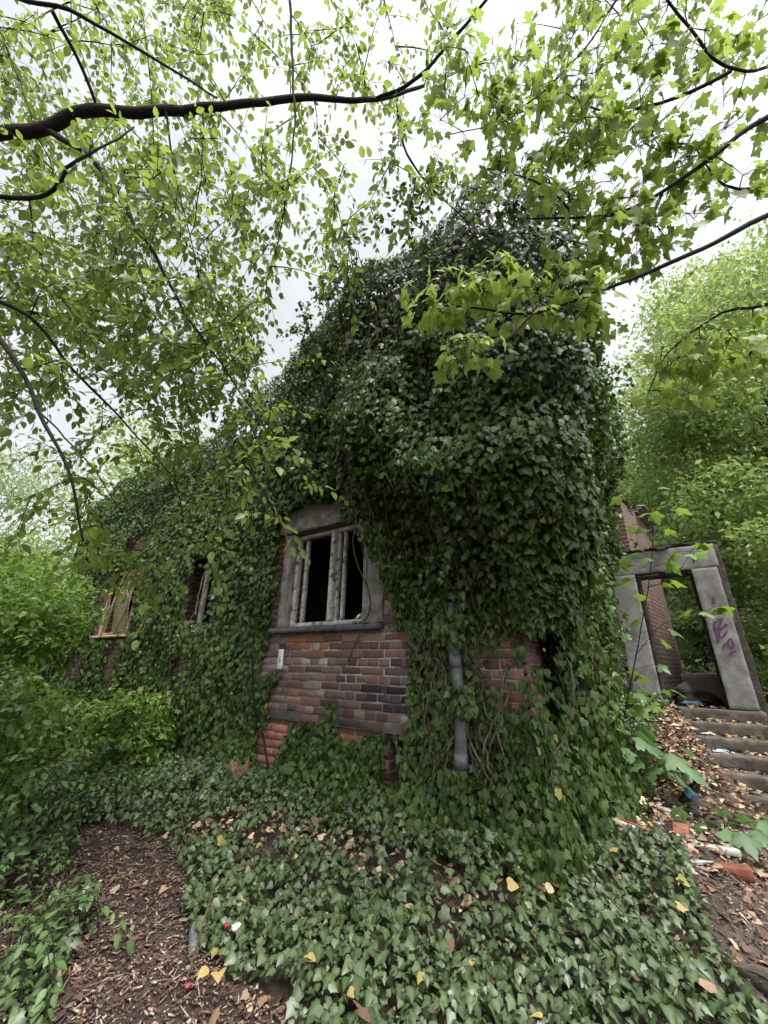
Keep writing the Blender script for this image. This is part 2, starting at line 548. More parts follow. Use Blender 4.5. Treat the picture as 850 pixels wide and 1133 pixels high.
PATH = [(-0.5, 0.8)] + [tuple(hit(*q)[:2]) for q in ((335, 1130), (248, 1085), (208, 1010), (214, 975), (190, 938), (150, 918), (98, 915), (78, 945), (92, 1000), (80, 1060), (45, 1130))] + [(-1.5, 0.8)]
PATH2 = [(1.55, 0.8), (1.62, 2.6), (1.9, 3.1), (2.5, 3.5), (3.1, 4.2), (3.9, 4.7), (5.2, 4.4), (4.6, 2.6), (3.2, 0.6)]
poly_sheet('path', M['path'], PATH, 0.012, 0.006, 31)
poly_sheet('footpath', M['trodden'], PATH2, 0.012, 0.006, 41)


# ------------------------------------------------------------------ leaves
def tmpl(half, ctr, fold=0.25, tip=-0.1):
    """leaf from half an outline (base ... tip): a fan about a centre point"""
    h = np.array(half, float)
    mir = h[1:-1][::-1] * np.array([-1, 1])
    o = np.concatenate([h, mir])
    z = fold * np.abs(o[:, 0]) + tip * o[:, 1] ** 2
    v = np.concatenate([[[0, ctr, -0.02]], np.column_stack([o, z])])
    n = len(o)
    k = np.arange(n)
    f = np.column_stack([np.zeros(n, int), 1 + k, 1 + (k + 1) % n])
    g = np.zeros(len(v))
    g[0] = 1
    g[1] = 0.7
    g[1 + len(h) - 1] = 0.5
    return v, f, g


T_IVY = tmpl([(0, 0.05), (0.2, -0.1), (0.42, 0.03), (0.41, 0.24), (0.47, 0.43), (0.24, 0.58), (0, 1.0)], 0.27, -0.24, -0.16)
T_IVYW = tmpl([(0, 0.0), (0.3, -0.06), (0.46, 0.18), (0.36, 0.42), (0.2, 0.7), (0, 0.95)], 0.3, 0.2, -0.22)
T_IVYS = tmpl([(0, 0.0), (0.42, 0.08), (0.4, 0.42), (0, 1.0)], 0.3, -0.25, -0.12)
T_OVAL = tmpl([(0, 0), (0.2, 0.16), (0.29, 0.42), (0.18, 0.76), (0, 1.0)], 0.4, 0.28, -0.16)
T_OVALS = tmpl([(0, 0), (0.26, 0.35), (0, 1.0)], 0.4, 0.3, -0.1)
T_MAPLE = tmpl([(0, 0.06), (0.08, 0.0), (0.3, -0.05), (0.27, 0.08), (0.33, 0.17), (0.5, 0.26), (0.58, 0.42), (0.44, 0.46), (0.38, 0.58), (0.21, 0.51), (0.23, 0.68), (0.11, 0.82), (0, 1.04)], 0.22, -0.32, -0.3)
T_THIN = tmpl([(0, 0), (0.11, 0.4), (0, 1.0)], 0.4, 0.3, -0.2)


def put_leaves(mb, T, pos, tip, nor, size, rnd):
    v, f, g = T
    n = len(pos)
    tip = norm(tip)
    nor = norm(nor - (nor * tip).sum(1, keepdims=True) * tip)
    sx = np.cross(tip, nor)
    size = np.asarray(size)[:, None, None]
    wv = 0.85 + 0.3 * rng.random((n, 1, 1))
    P = pos[:, None] + size * (v[None, :, :1] * wv * sx[:, None] + v[None, :, 1:2] * tip[:, None] + v[None, :, 2:] * (0.6 + 0.9 * rng.random((n, 1, 1))) * nor[:, None])
    k = len(v)
    ff = (f[None] + (np.arange(n) * k)[:, None, None]).reshape(-1, 3)
    c = np.zeros((n, k, 3))
    c[..., 0] = np.asarray(rnd)[:, None]
    c[..., 1] = g[None]
    mb.add(P.reshape(-1, 3), ff, c.reshape(-1, 3))


def rdir(n):
    return norm(rng.normal(size=(n, 3)))


# ------------------------------------------------------------------ house
UX, VX, ZX = np.array([*U, 0]), np.array([*V, 0]), np.array([0, 0, 1.0])
house = thing('ruined_house', (*(C + U * 4), 0.2), 'derelict brick house overgrown with ivy, its empty window above bare red brickwork', 'house')


def wall_cells(mb, frame, ts, zs, holes, th, skip=None):
    """wall with openings: outer face, inner face and the reveals round each opening"""
    ts, zs = np.array(ts), np.array(zs)

    def solid(i, j):
        if i < 0 or j < 0 or i >= len(ts) - 1 or j >= len(zs) - 1:
            return False
        a, b = (ts[i] + ts[i + 1]) / 2, (zs[j] + zs[j + 1]) / 2
        if skip and skip(a, b):
            return False
        return not any(h[0] < a < h[1] and h[2] < b < h[3] for h in holes)

    def quad(pts, uv):
        c = np.zeros((4, 3))
        c[:, :2] = uv
        mb.add(pts, np.array([[0, 1, 2, 3]]), c)
    for i in range(len(ts) - 1):
        for j in range(len(zs) - 1):
            if not solid(i, j):
                continue
            a, b, c_, d = ts[i], ts[i + 1], zs[j], zs[j + 1]
            quad([frame(a, c_, 0), frame(b, c_, 0), frame(b, d, 0), frame(a, d, 0)], [(a, c_), (b, c_), (b, d), (a, d)])
            quad([frame(a, c_, -th), frame(a, d, -th), frame(b, d, -th), frame(b, c_, -th)], [(a, c_), (a, d), (b, d), (b, c_)])
            for ni, nj, p, q in ((i - 1, j, (a, c_), (a, d)), (i + 1, j, (b, d), (b, c_)), (i, j - 1, (b, c_), (a, c_)), (i, j + 1, (a, d), (b, d))):
                if not solid(ni, nj):
                    quad([frame(*p, 0), frame(*q, 0), frame(*q, -th), frame(*p, -th)], [(p[0], p[1]), (q[0], q[1]), (q[0] + th, q[1]), (p[0] + th, p[1])])


WIN = [(1.58, 2.78, 1.93, 3.10), (4.25, 5.25, 2.0, 3.15), (6.85, 8.1, 1.97, 3.2)]
TEND, TALL = 10.1, 2.9
mb = MB()
wall_cells(mb, WF, [0.0, 1.06, 1.24, 1.58, 2.78, TALL, 4.25, 5.25, 6.85, 8.1, TEND], [-0.3, 0.55, 0.95, 1.93, 1.97, 2.0, 3.10, 3.15, 3.2, 5.0, 6.0], WIN, 0.34,
           skip=lambda a, b: (b > 5.0 and a > TALL) or (1.06 < a < 1.24 and 0.55 < b < 0.95))
front = mb.build('front_wall', M['brick'], house)
mb = MB()
wall_cells(mb, lambda s, z, e: WS(s, z, e), [0.345, 2, TD - 0.0], [-0.3, 3.2, 5.2, 6.0], [], 0.34)
mb.build('side_wall', M['brick'], house)
mb = MB()
for (o, ax, ay, sz) in [(WF(TEND - 0.34, -0.3, -0.345), UX, VX, (0.34, TD - 0.72, 5.25)),
                        (WF(0.345, -0.3, -(TD - 0.37)), UX, VX, (TEND - 0.345, 0.34, 5.25))]:
    mb.box(o, ax, ay, ZX, sz)
mb.build('rear_wall', M['sootwall'], house)
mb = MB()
mb.box(WF(0.35, 4.8, -0.35), UX, VX, ZX, (TEND - 0.71, TD - 0.73, 0.12))  # unseen flat roof, added to keep the rooms dark
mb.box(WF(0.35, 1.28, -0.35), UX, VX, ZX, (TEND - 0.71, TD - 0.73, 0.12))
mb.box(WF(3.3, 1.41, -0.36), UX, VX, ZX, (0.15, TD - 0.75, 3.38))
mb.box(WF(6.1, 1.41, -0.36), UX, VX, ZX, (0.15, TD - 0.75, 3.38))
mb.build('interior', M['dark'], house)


def bricks(mb, frame, t0, t1, z0, z1, e0, colf, seed, keep=None):
    """courses of single bricks, stretchers and headers by turns, each a little askew"""
    r = np.random.default_rng(seed)
    row, z = 0, z0
    H = 0.077
    while z < z1 - 0.02:
        L = 0.262 if row % 2 == 0 else 0.131
        t = t0 - (0.066 if row % 2 else 0.0) - r.random() * 0.02
        while t < t1:
            a, b = max(t, t0), min(t + L - 0.012 + r.normal() * 0.003, t1)
            t += L
            if b - a < 0.03:
                continue
            c0, c1 = z + r.normal() * 0.0025, z + H - 0.013 + r.normal() * 0.0025
            tc, zc = (a + b) / 2, (c0 + c1) / 2
            if keep and not keep(tc, zc, r):
                continue
            e = e0 + float(np.clip(r.normal() * 0.003, -0.004, 0.006))
            bv = 0.006 + r.random() * 0.006
            j = lambda: r.normal() * 0.0025
            P = []
            for (ta, za) in ((a, c0), (b, c0), (b, c1), (a, c1)):
                P.append(frame(ta + j(), za + j(), e - 0.05))
            for (ta, za) in ((a, c0), (b, c0), (b, c1), (a, c1)):
                P.append(frame(ta + j(), za + j(), e - 0.007 + j()))
            for (ta, za, sx, sz) in ((a, c0, 1, 1), (b, c0, -1, 1), (b, c1, -1, -1), (a, c1, 1, -1)):
                P.append(frame(ta + sx * bv + j(), za + sz * bv + j(), e + j()))
            q = [[8, 9, 10, 11]]
            for k in range(4):
                k2 = (k + 1) % 4
                q.append([k, k2, 4 + k2, 4 + k])
                q.append([4 + k, 4 + k2, 8 + k2, 8 + k])
            mb.add(np.array(P), np.array(q), np.tile(colf(tc, zc, r), (12, 1)))
        row += 1
        z += H


def bcol(t, z, r):
    reds = [(0.21, 0.105, 0.084), (0.175, 0.093, 0.08), (0.25, 0.135, 0.108), (0.145, 0.083, 0.075), (0.21, 0.132, 0.116), (0.29, 0.2, 0.178)]
    c = np.array(reds[r.integers(len(reds))]) * (0.85 + 0.35 * r.random())
    p = np.array([t * 2.2, z * 3.2, 0.0])
    soot = S(fbm(p[None], 77)[0], 0.05, 0.5)
    soot = max(soot * 0.6, float(np.exp(-(abs(t - 1.27) / 0.42) ** 6 - (abs(z - 1.27) / 0.15) ** 6)) * (0.8 + 0.18 * r.random()) * (r.random() < 0.92),
               float(np.exp(-((t - 2.15) / 0.12) ** 2 - ((z - 1.4) / 0.2) ** 2)) * 0.5,
               float(np.exp(-((t - 2.55) / 0.25) ** 2 - ((z - 1.46) / 0.035) ** 2)) * 0.75)
    c = c * (1 - soot) + np.array([0.022, 0.022, 0.027]) * soot
    lime = max(float(np.exp(-((t - 1.0) / 0.14) ** 2 - ((z - 1.06) / 0.08) ** 2)) * 0.8, 0.85 * (abs(t - 2.25) < 0.28 and abs(z - 1.67) < 0.13 and r.random() < 0.45), 0.25 * (t > 2.6) * r.random())
    c = c * (1 - lime) + np.array([0.42, 0.37, 0.34]) * lime
    if abs(t - 2.3) < 0.24 and abs(z - 1.79) < 0.08 and r.random() < 0.75:
        c = np.array([0.34, 0.14, 0.08]) * (0.8 + 0.3 * r.random())
    return c


mb = MB()
bricks(mb, WF, 0.0, 3.45, 1.0, 1.87, 0.035, bcol, 5, keep=lambda t, z, r: not (z < 1.06 and r.random() < 0.25))
bricks(mb, WF, 0.0, 1.3, 1.925, 2.6, 0.035, bcol, 6)
bricks(mb, lambda s, z, e: WS(s, z, e), 0.0, 1.2, 0.35, 2.3, 0.035, lambda t, z, r: bcol(5, z, r) * np.array([1.15, 0.9, 0.85]), 8)
brk = mb.build('brickwork', M['brickpiece'], house)
tag(brk, 'bare red brickwork with soot and lime stains')
mb = MB()
for (a, b, c_, d) in ((0.0, 3.45, 0.99, 1.87), (0.0, 1.3, 1.9, 2.6)):
    vs = [WF(a, c_, 0.025), WF(b, c_, 0.025), WF(b, d, 0.025), WF(a, d, 0.025)] + [WF(a, c_, 0.004), WF(b, c_, 0.004), WF(b, d, 0.004), WF(a, d, 0.004)]
    mb.add(vs, np.array([[0, 1, 2, 3], [0, 4, 5, 1], [1, 5, 6, 2], [2, 6, 7, 3], [3, 7, 4, 0]]))
vs = [WS(0.0, 0.3, 0.025), WS(1.25, 0.3, 0.025), WS(1.25, 2.35, 0.025), WS(0.0, 2.35, 0.025)]
mb.add(vs, np.array([[0, 1, 2, 3]]))
mb.build('mortar_bed', M['mortar'], house)
mb = MB()
bricks(mb, WF, 1.25, 3.45, 0.1, 0.96, -0.0 + 0.008, lambda t, z, r: bcol(5, z, r) * np.array([1.25, 0.85, 0.75]), 9)
tag(mb.build('plinth', M['brickpiece'], house), 'recessed plinth of redder bricks under the ledge')

# rough render round the window
mb = MB()
mb.rough_box(WF(1.30, 1.94, 0.0), UX, -VX, ZX, (0.27, 0.035, 1.15), (5, 1, 18), 0.010, 9, 3, 0.01)
mb.rough_box(WF(1.2, 3.11, 0.0), UX, -VX, ZX, (1.9, 0.05, 0.36), (24, 1, 6), 0.012, 7, 4, 0.012)
mb.rough_box(WF(2.79, 1.94, 0.0), UX, -VX, ZX, (0.09, 0.03, 1.16), (2, 1, 18), 0.008, 9, 6, 0.01)
mb.rough_box(WF(2.765, 1.94, -0.078), UX, -VX, ZX, (0.024, 0.1, 1.16), (1, 3, 18), 0.003, 9, 7, 0.004)
mb.rough_box(WF(1.571, 1.94, -0.078), UX, -VX, ZX, (0.024, 0.075, 1.16), (1, 3, 18), 0.003, 9, 8, 0.004)
mb.build('window_surround', M['render'], house)

# ---- main window
win = MB()
d0 = -0.15


def bar(mb, t0, t1, z0, z1, e, th, seed=0, amp=0.0035):
    mb.rough_box(WF(t0, z0, e), UX, -VX, ZX, (t1 - t0, th, z1 - z0), (2, 1, max(2, int((z1 - z0) / 0.06))) if z1 - z0 > t1 - t0 else (max(2, int((t1 - t0) / 0.06)), 1, 2), amp * 0.5, 14, seed, 0.003)


bar(win, 2.72, 2.775, 1.95, 3.095, d0, 0.07, 1)
bar(win, 1.585, 1.64, 1.95, 3.095, d0, 0.07, 2)
bar(win, 1.64, 2.72, 1.955, 2.0, d0, 0.07, 3)
bar(win, 1.64, 2.72, 3.05, 3.095, d0, 0.07, 4)
wf = win.build('window', M['paintwood'], house)
tag(wf, 'burnt-out white wooden window without panes')
mb = MB()
bar(mb, 2.10, 2.15, 2.0, 3.05, d0 + 0.01, 0.085, 5)
bar(mb, 2.15, 2.185, 2.0, 3.05, d0 + 0.0, 0.06, 6)
bar(mb, 2.065, 2.10, 2.0, 3.05, d0 - 0.03, 0.06, 7)
mb.build('mullion', M['paintwood'], wf)
for (a, b) in ((2.62, 2.66), (1.665, 1.705), (1.985, 2.02)):
    mb = MB()
    bar(mb, a, b, 2.0, 3.05, d0 - 0.035, 0.05, int(a * 100))
    mb.build('sash_stile', M['paintwood'], wf)
for (a, b, h) in ((1.71, 1.84, 0.08),):
    mb = MB()
    P = [WF(a, 2.001, d0 + 0.01), WF(b, 2.001, d0 + 0.01), WF(a, 2.001 + h, d0 + 0.01)]
    P += [p - VX * -0.004 for p in P]
    mb.add(P, [[0, 1, 2], [5, 4, 3], [0, 3, 4, 1], [1, 4, 5, 2], [2, 5, 3, 0]])
    tag(mb.build('glass_shard', M['clear'], wf), 'broken corner of glass left in the frame')
mb = MB()
mb.rough_box(WF(1.29, 1.873, -0.13), UX, -VX, ZX, (1.62, 0.255, 0.055), (30, 4, 2), 0.005, 9, 12, 0.01)
mb.build('sill', M['sill'], wf)
# ---- left window with its bent roller blind
w3 = MB()
for (a, b, c_, d) in ((6.86, 6.92, 1.98, 3.19), (8.03, 8.09, 1.98, 3.19), (6.92, 8.03, 1.98, 2.03), (6.92, 8.03, 3.14, 3.19)):
    bar(w3, a, b, c_, d, -0.06, 0.06, int(a * 31))
w3 = w3.build('window', M['tanwood'], house)
tag(w3, 'tan wooden window with a bent slatted blind')
mb = MB()
f_ = np.linspace(0, 1, 16)
lp = np.array([WF(7.56 + 0.28 * f ** 2.2, 3.13 - 1.1 * f, -0.01 + 0.05 * sin(f * pi)) for f in f_])
mb.add(np.concatenate([lp, lp + UX * 0.06, lp + UX * 0.06 + VX * 0.02, lp + VX * 0.02]), np.concatenate([np.stack([f0 + np.arange(15), f0 + np.arange(15) + 1, f1 + np.arange(15) + 1, f1 + np.arange(15)], -1) for f0, f1 in ((0, 16), (16, 32), (32, 48), (48, 0))]))
mb.build('mullion', M['tanwood'], w3)
mb = MB()
mb.rough_box(WF(6.8, 1.93, -0.02), UX, -VX, ZX, (1.35, 0.1, 0.045), (20, 2, 1), 0.004, 9, 72)
mb.build('sill', M['tanwood'], w3)
mb = MB()
NS = 34
for k in range(NS):
    f0, f1 = k / NS, (k + 0.97) / NS
    pts = []
    for f in (f0, f1):
        z = 3.16 - f * 1.13
        push = 0.05 + 0.09 * sin(f * pi) ** 1.5
        sh = 0.14 * f ** 2.4
        pts.append((z, push, sh))
    (z0, e0, s0), (z1, e1, s1) = pts
    a, b = 6.84, 7.24
    P = [WF(a + s0 * 0.7, z0, e0 - 0.06), WF(b + s0, z0, e0), WF(b + s1, z1, e1 + 0.004), WF(a + s1 * 0.7, z1, e1 - 0.056)]
    P += [p + VX * 0.012 for p in P]
    mb.add(P, np.array([[3, 2, 1, 0], [4, 5, 6, 7], [0, 1, 5, 4], [1, 2, 6, 5], [2, 3, 7, 6], [3, 0, 4, 7]]))
mb.build('roller_blind', M['tanwood'], w3)
# ---- middle window, almost grown over
w2 = MB()
for (a, b, c_, d) in ((4.26, 4.32, 2.01, 3.14), (5.18, 5.24, 2.01, 3.14), (4.32, 5.18, 2.01, 2.06), (4.32, 5.18, 3.09, 3.14), (4.66, 4.72, 2.06, 3.09)):
    bar(w2, a, b, c_, d, -0.08, 0.06, int(a * 37))
tag(w2.build('window', M['wood'], house), 'dark window almost hidden by ivy')
# ---- house number plate
mb = MB()
mb.rough_box(WF(2.675, 1.49, 0.042), UX, -VX, ZX, (0.085, 0.008, 0.21), (2, 1, 4), 0.001, 9, 5, 0.006)
pl = mb.build('wall_plate', M['plate'], house)
mb = MB()
for (z, h) in ((1.56, 0.07),):
    mb.box(WF(2.705, z, 0.0515), UX, -VX, ZX, (0.026, 0.002, h))
mb.build('lettering', M['grey'], pl)
# ---- rain pipe
mb = MB()
zz = np.linspace(0.28, 2.05, 24)
pp = np.array([WF(0.49 + 0.018 * sin(z * 4.1) + 0.02 * (z > 1.55) * (z - 1.55), z, 0.16 + 0.012 * sin(z * 3)) for z in zz])
mb.tube(pp, 0.046 + 0.002 * np.sin(zz * 9), 14)
for z in (0.92, 1.56):
    k = int(np.argmin(abs(zz - z)))
    mb.tube(np.array([pp[k] - ZX * 0.05, pp[k] + ZX * 0.05]), 0.052, 14)
for z in (1.22,):
    k = int(np.argmin(abs(zz - z)))
    mb.box(pp[k] + VX * 0.05 - UX * 0.015, UX, VX, ZX, (0.03, 0.09, 0.025))
mb.build('drainpipe', M['pipe'], house, smooth=True)
# ---- brick rear wing rising behind the doorway
WA = np.array([sin(radians(44)), cos(radians(44))])
WN = np.array([WA[1], -WA[0]])
W0 = WD(0.70, 0, 0.22)[:2]


def WW(a, z, e=0.0):
    a, z, e = np.broadcast_arrays(np.asarray(a, float), np.asarray(z, float), np.asarray(e, float))
    return np.concatenate([W0 + a[..., None] * WA + e[..., None] * WN, z[..., None]], -1)


WAX, WNX = np.array([*WA, 0]), np.array([*WN, 0])
wing = MB()
wall_cells(wing, WW, [0.0, 0.5, 1.0, 1.5, 2.0, 2.35], [0.5, 3.0, 4.3, 4.5, 4.65, 4.8], [], 0.3,
           skip=lambda a, b: (b > 4.3 and a > 2.0) or (b > 4.5 and 0.5 < a < 1.0) or (b > 4.65 and a > 0.5))
tag(wing.build('rear_wing_wall', M['brick'], house), 'broken brick wall rising behind the doorway')
mb = MB()
for k in range(3):
    mb.rough_box(WW(1.15, 4.66 + 0.045 * k, -0.25 + 0.07 * k), WAX, WNX, ZX, (1.1, 0.32, 0.035), (10, 3, 1), 0.01, 6, 80 + k)
mb.build('roof_boards', M['wood'], house)

# ------------------------------------------------------------------ doorway
door = thing('doorway', WD(1.1, 1.0, 0.1), 'grey concrete doorway without a door at the top of the stone steps', 'doorway')
for (a, b, n) in ((0.3, 0.68, 0), (1.47, 1.80, 1)):
    mb = MB()
    mb.rough_box(WD(a, 1.04, 0.0), -UX, VX, ZX, (b - a, 0.2, 2.045), (8, 3, 40), 0.004, 7, 90 + n, 0.005)
    o = mb.build('pillar', M['concrete'], door)
    if n:
        tag(o, 'right concrete pillar sprayed with purple letters')
        pr = o
mb = MB()
mb.rough_box(WD(0.3, 3.086, 0.002), -UX, VX, ZX, (1.53, 0.2, 0.38), (30, 3, 8), 0.004, 7, 93, 0.004)
mb.build('lintel', M['concrete'], door)
mb = MB()
mb.rough_box(WD(0.2, 3.475, -0.03), -UX, VX, ZX, (1.05, 0.4, 0.03), (30, 4, 1), 0.028, 11, 94, 0.004)
mb.rough_box(WD(1.0, 3.49, 0.02), -UX, VX, ZX, (0.86, 0.3, 0.035), (30, 4, 1), 0.03, 11, 95, 0.004)
mb.build('charred_beam', M['char'], door)
mb = MB()
mb.rough_box(WD(0.69, 1.06, 0.06), -UX, VX, ZX, (0.06, 0.1, 1.98), (1, 1, 24), 0.008, 8, 96)
mb.rough_box(WD(1.435, 1.06, 0.06), -UX, VX, ZX, (0.03, 0.1, 1.98), (1, 1, 24), 0.008, 8, 97)
mb.rough_box(WD(0.75, 3.0, 0.06), -UX, VX, ZX, (0.68, 0.1, 0.06), (10, 1, 1), 0.012, 8, 98)
mb.build('door_frame', M['char'], door)
mb = MB()
mb.rough_box(WD(1.58, 0.3, 0.205), -UX, VX, ZX, (0.33, 1.9, 3.2), (4, 16, 26), 0.02, 4, 99, 0.02)
tag(mb.build('return_wall', M['sootwall'], door), 'sooty side wall behind the right pillar')
mb = MB()


def dpx(px, py):
    r = ray(px, py)
    n = -V
    O = C + V * TD
    k = (O @ n) / (r[:2] @ n)
    p = k * r
    return float(-(p[:2] - O) @ U), p[2] + EYE


def zp(x, y):
    return dpx(775 + x / 14.17, 650 + y / 14.17)


for st in ([(200, 150), (215, 250)], [(205, 405), (210, 370), (240, 330), (300, 300), (345, 302), (375, 340), (375, 400)],
           [(215, 560), (270, 505), (345, 485), (310, 570), (280, 630), (295, 655), (340, 630), (420, 575)],
           [(330, 650), (298, 695), (290, 740), (310, 780), (345, 785), (385, 740), (425, 680)],
           [(350, 950), (400, 880), (470, 805), (500, 830), (520, 910), (500, 955), (470, 945), (430, 890)],
           [(450, 1050), (500, 1020), (560, 1000)], [(215, 565), (250, 700), (290, 860)]):
    w = np.array([zp(*p) for p in st])
    dense = np.concatenate([np.linspace(w[k], w[k + 1], 5)[:-1] for k in range(len(w) - 1)] + [w[-1:]])
    d = np.gradient(dense, axis=0)
    d /= np.linalg.norm(d, axis=1, keepdims=True) + 1e-9
    nrm = np.stack([-d[:, 1], d[:, 0]], 1)
    hw = 0.012 + 0.003 * np.sin(np.arange(len(dense)))
    L, R_ = dense + nrm * hw[:, None], dense - nrm * hw[:, None]
    P = np.concatenate([WD(L[:, 0], L[:, 1], -0.0125), WD(R_[:, 0], R_[:, 1], -0.0125)])
    n = len(dense)
    k = np.arange(n - 1)
    mb.add(P, np.stack([k, k + 1, k + n + 1, k + n], -1))
mb.build('graffiti', M['purple'], pr)
mb = MB()
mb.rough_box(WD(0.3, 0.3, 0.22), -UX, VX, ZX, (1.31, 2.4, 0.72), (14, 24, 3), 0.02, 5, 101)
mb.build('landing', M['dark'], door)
mb = MB()
mb.rough_box(WD(0.76, 1.0, 2.2), -UX, VX, ZX, (0.86, 0.24, 0.5), (10, 2, 5), 0.02, 5, 102)
tag(mb.build('low_wall', M['brick'], door), 'low broken wall across the landing')

# ------------------------------------------------------------------ steps
steps = thing('stone_steps', WD(1.2, 0.0, -1.0), 'worn stone steps rising through leaf litter to the empty doorway', 'steps')
NST, RISE, TREAD = 7, 0.15, 0.285
for k in range(NST):
    mb = MB()
    zt = 1.03 - RISE * k
    q1 = 0.2 if k == 0 else -TREAD * k + 0.30 - TREAD + 0.02
    q0 = -TREAD * k - 0.06
    mb.rough_box(WD(0.35, zt - 0.16 if k else zt - 0.2, q0), -UX, VX, ZX, (1.5 + 0.03 * (k % 2), q1 - q0 if k == 0 else 0.345, 0.16 if k else 0.2), (34, 8, 4), 0.009, 8, 110 + k, 0.014)
    mb.build('step', M['step'], steps)
mb = MB()
for k in range(7):
    mb.rough_box(WD(1.87, -0.1, -TREAD * k - 0.08), -UX, VX, ZX, (0.11, TREAD - 0.006, 1.12 - RISE * k), (2, 4, 10), 0.012, 5, 130 + k, 0.02)
mb.build('cheek_wall', M['step'], steps)


# ------------------------------------------------------------------ ivy
def e_front(t, z):
    n = fbm(np.stack([t * 0.9, z * 0.8, 0 * t + 3.1], -1), 50, 3)
    nb = fbm(np.stack([t * 2.6, z * 2.2, 0 * t + 1.1], -1), 51, 2)
    left = (0.13 + 0.10 * n + 0.05 * nb) * (1 - 0.65 * np.exp(-((t - 4.3) / 0.35) ** 2) * S(z, 1.9, 2.1) * S(z, 3.4, 3.1)) + 0.22 * S(z, 4.3, 5.4)
    cor = 0.20 + 0.5 * S(t, 2.0, 1.1) * S(z, 2.0, 3.2) + (0.22 + 0.08 * S(t, 2.0, 1.1)) * n * S(z, 1.8, 3) + 0.10 * nb + 0.25 * S(z, 5.4, 6.8)
    cor = cor + 0.3 * np.maximum(0, fbm(np.stack([t * 1.7, z * 1.5, 0 * t + 5.5], -1), 55, 2)) * S(z, 2.0, 2.8)
    cor = cor * (0.28 + 0.72 * S(z, 1.75, 2.3)) + 0.1 * S(z, 0.8, 0.3)
    return np.maximum(left + (cor - left) * S(t, 3.9, 2.9), 0.05)


def e_side(s, z):
    n = fbm(np.stack([s * 0.9, z * 0.8, 0 * s + 7.1], -1), 52, 3)
    nb = fbm(np.stack([s * 2.6, z * 2.2, 0 * s + 9.1], -1), 53, 2)
    lump = np.maximum(0, fbm(np.stack([s * 1.6, z * 1.5, 0 * s + 2.5], -1), 56, 2))
    e = 0.26 + 0.2 * S(z, 1.4, 2.6) + 0.42 * S(z, 3.2, 4.8) + 0.26 * n + 0.10 * nb + 0.4 * lump * S(z, 0.8, 1.8) + 0.3 * S(z, 0.9, 0.3)
    e = e * (1 - 0.55 * S(s, 0.7, 0.0) * S(z, 1.9, 1.4)) - 0.2 * S(s, 3.9, 4.7) * S(z, 3.6, 2.6) - 0.24 * S(s, 2.0, 4.0) * S(z, 5.8, 4.8)
    return np.maximum(e, 0.05)


def top_front(t):
    """how high the ivy stands over the window wall"""
    return 5.45 + 0.45 * S(t, 5.2, 3.6) + 0.28 * S(t, 3.4, 2.2) + 0.36 * S(t, 3.8, 2.9) - 0.15 * S(t, 1.6, 0.4) + 0.3 * n2(t, t * 0, 1.1, 60) - 0.3 * S(t, 8, 10)


def top_side(s):
    return 6.4 + 0.3 * n2(s, s * 0, 1.2, 61) - 0.4 * S(s, 3.4, 4.7)


def mask_front(t, z):
    """where ivy covers the window wall"""
    w1 = 0.16 * n2(t, z, 2.4, 62) + 0.06 * n2(t, z, 8, 63)
    m = np.ones_like(t)
    # window and bare bricks
    right = 1.12 + 0.34 * S(z, 2.2, 3.1) + w1 * 0.6
    right = np.where(z < 1.9, 0.92 + w1 * 0.6, right)
    left = 2.90 + w1 * 0.4 + 0.16 * S(z, 2.0, 1.4)
    hole = (t > right) & (t < left) & (z < 3.42 + w1) & (z > 0.98 + w1 * 0.8)
    m[hole] = 0.0
    m[(t > 2.52 + w1) & (t < 3.0 + w1 * 0.4) & (z > 0.6 + w1) & (z <= 1.0)] = 0.06
    strand = (np.abs(t - (2.86 + 0.1 * np.sin(z * 7))) < 0.11) & (z > 0.9) & (z < 1.5)
    m[strand] = 0.55
    m[(np.abs(t - 1.9) < 0.07) & (z < 1.2 + 0.1 * w1) & (z > 0.9)] = 0.5
    # rain pipe and bare corner
    m[(np.abs(t - 0.5) < 0.08) & (z < 1.85) & (z > 0.7)] = 0.35
    m[(t < 0.3 + 0.5 * w1) & (z > 1.3 + w1) & (z < 1.8 + w1 * .5)] = 0.12
    # cellar slot, other windows
    m[(t > 1.06) & (t < 1.24) & (z > 0.6) & (z < 1.0)] = 0.05
    m[(t > 6.6 + w1 * .3) & (t < 8.2 + w1 * .3) & (z > 1.9) & (z < 3.2)] = 0.01
    m[(t > 4.36 + w1 * .3) & (t < 4.86 + w1 * .3) & (z > 2.1) & (z < 3.1 + w1)] = 0.02
    for (tc, zc, a, b) in ((4.75, 1.45, 0.16, 0.35), (7.0, 1.55, 0.3, 0.42), (8.6, 1.5, 0.5, 0.25), (8.45, 3.0, 0.2, 0.3), (7.0, 3.65, 0.5, 0.22)):
        m[((t - tc + w1) / a) ** 2 + ((z - zc + w1) / b) ** 2 < 1] *= 0.12
    return m * np.clip(0.72 + 0.9 * n2(t, z, 3.3, 64, 2), 0.22, 1)


def mask_side(s, z):
    m = np.ones_like(s)
    w1 = 0.16 * n2(s, z, 2.4, 65)
    m[(s < 0.3 + w1) & (z > 1.15) & (z < 1.82 + w1 * .4)] = 0.08
    return m * np.clip(0.72 + 0.9 * n2(s, z, 3.3, 69, 2), 0.22, 1)


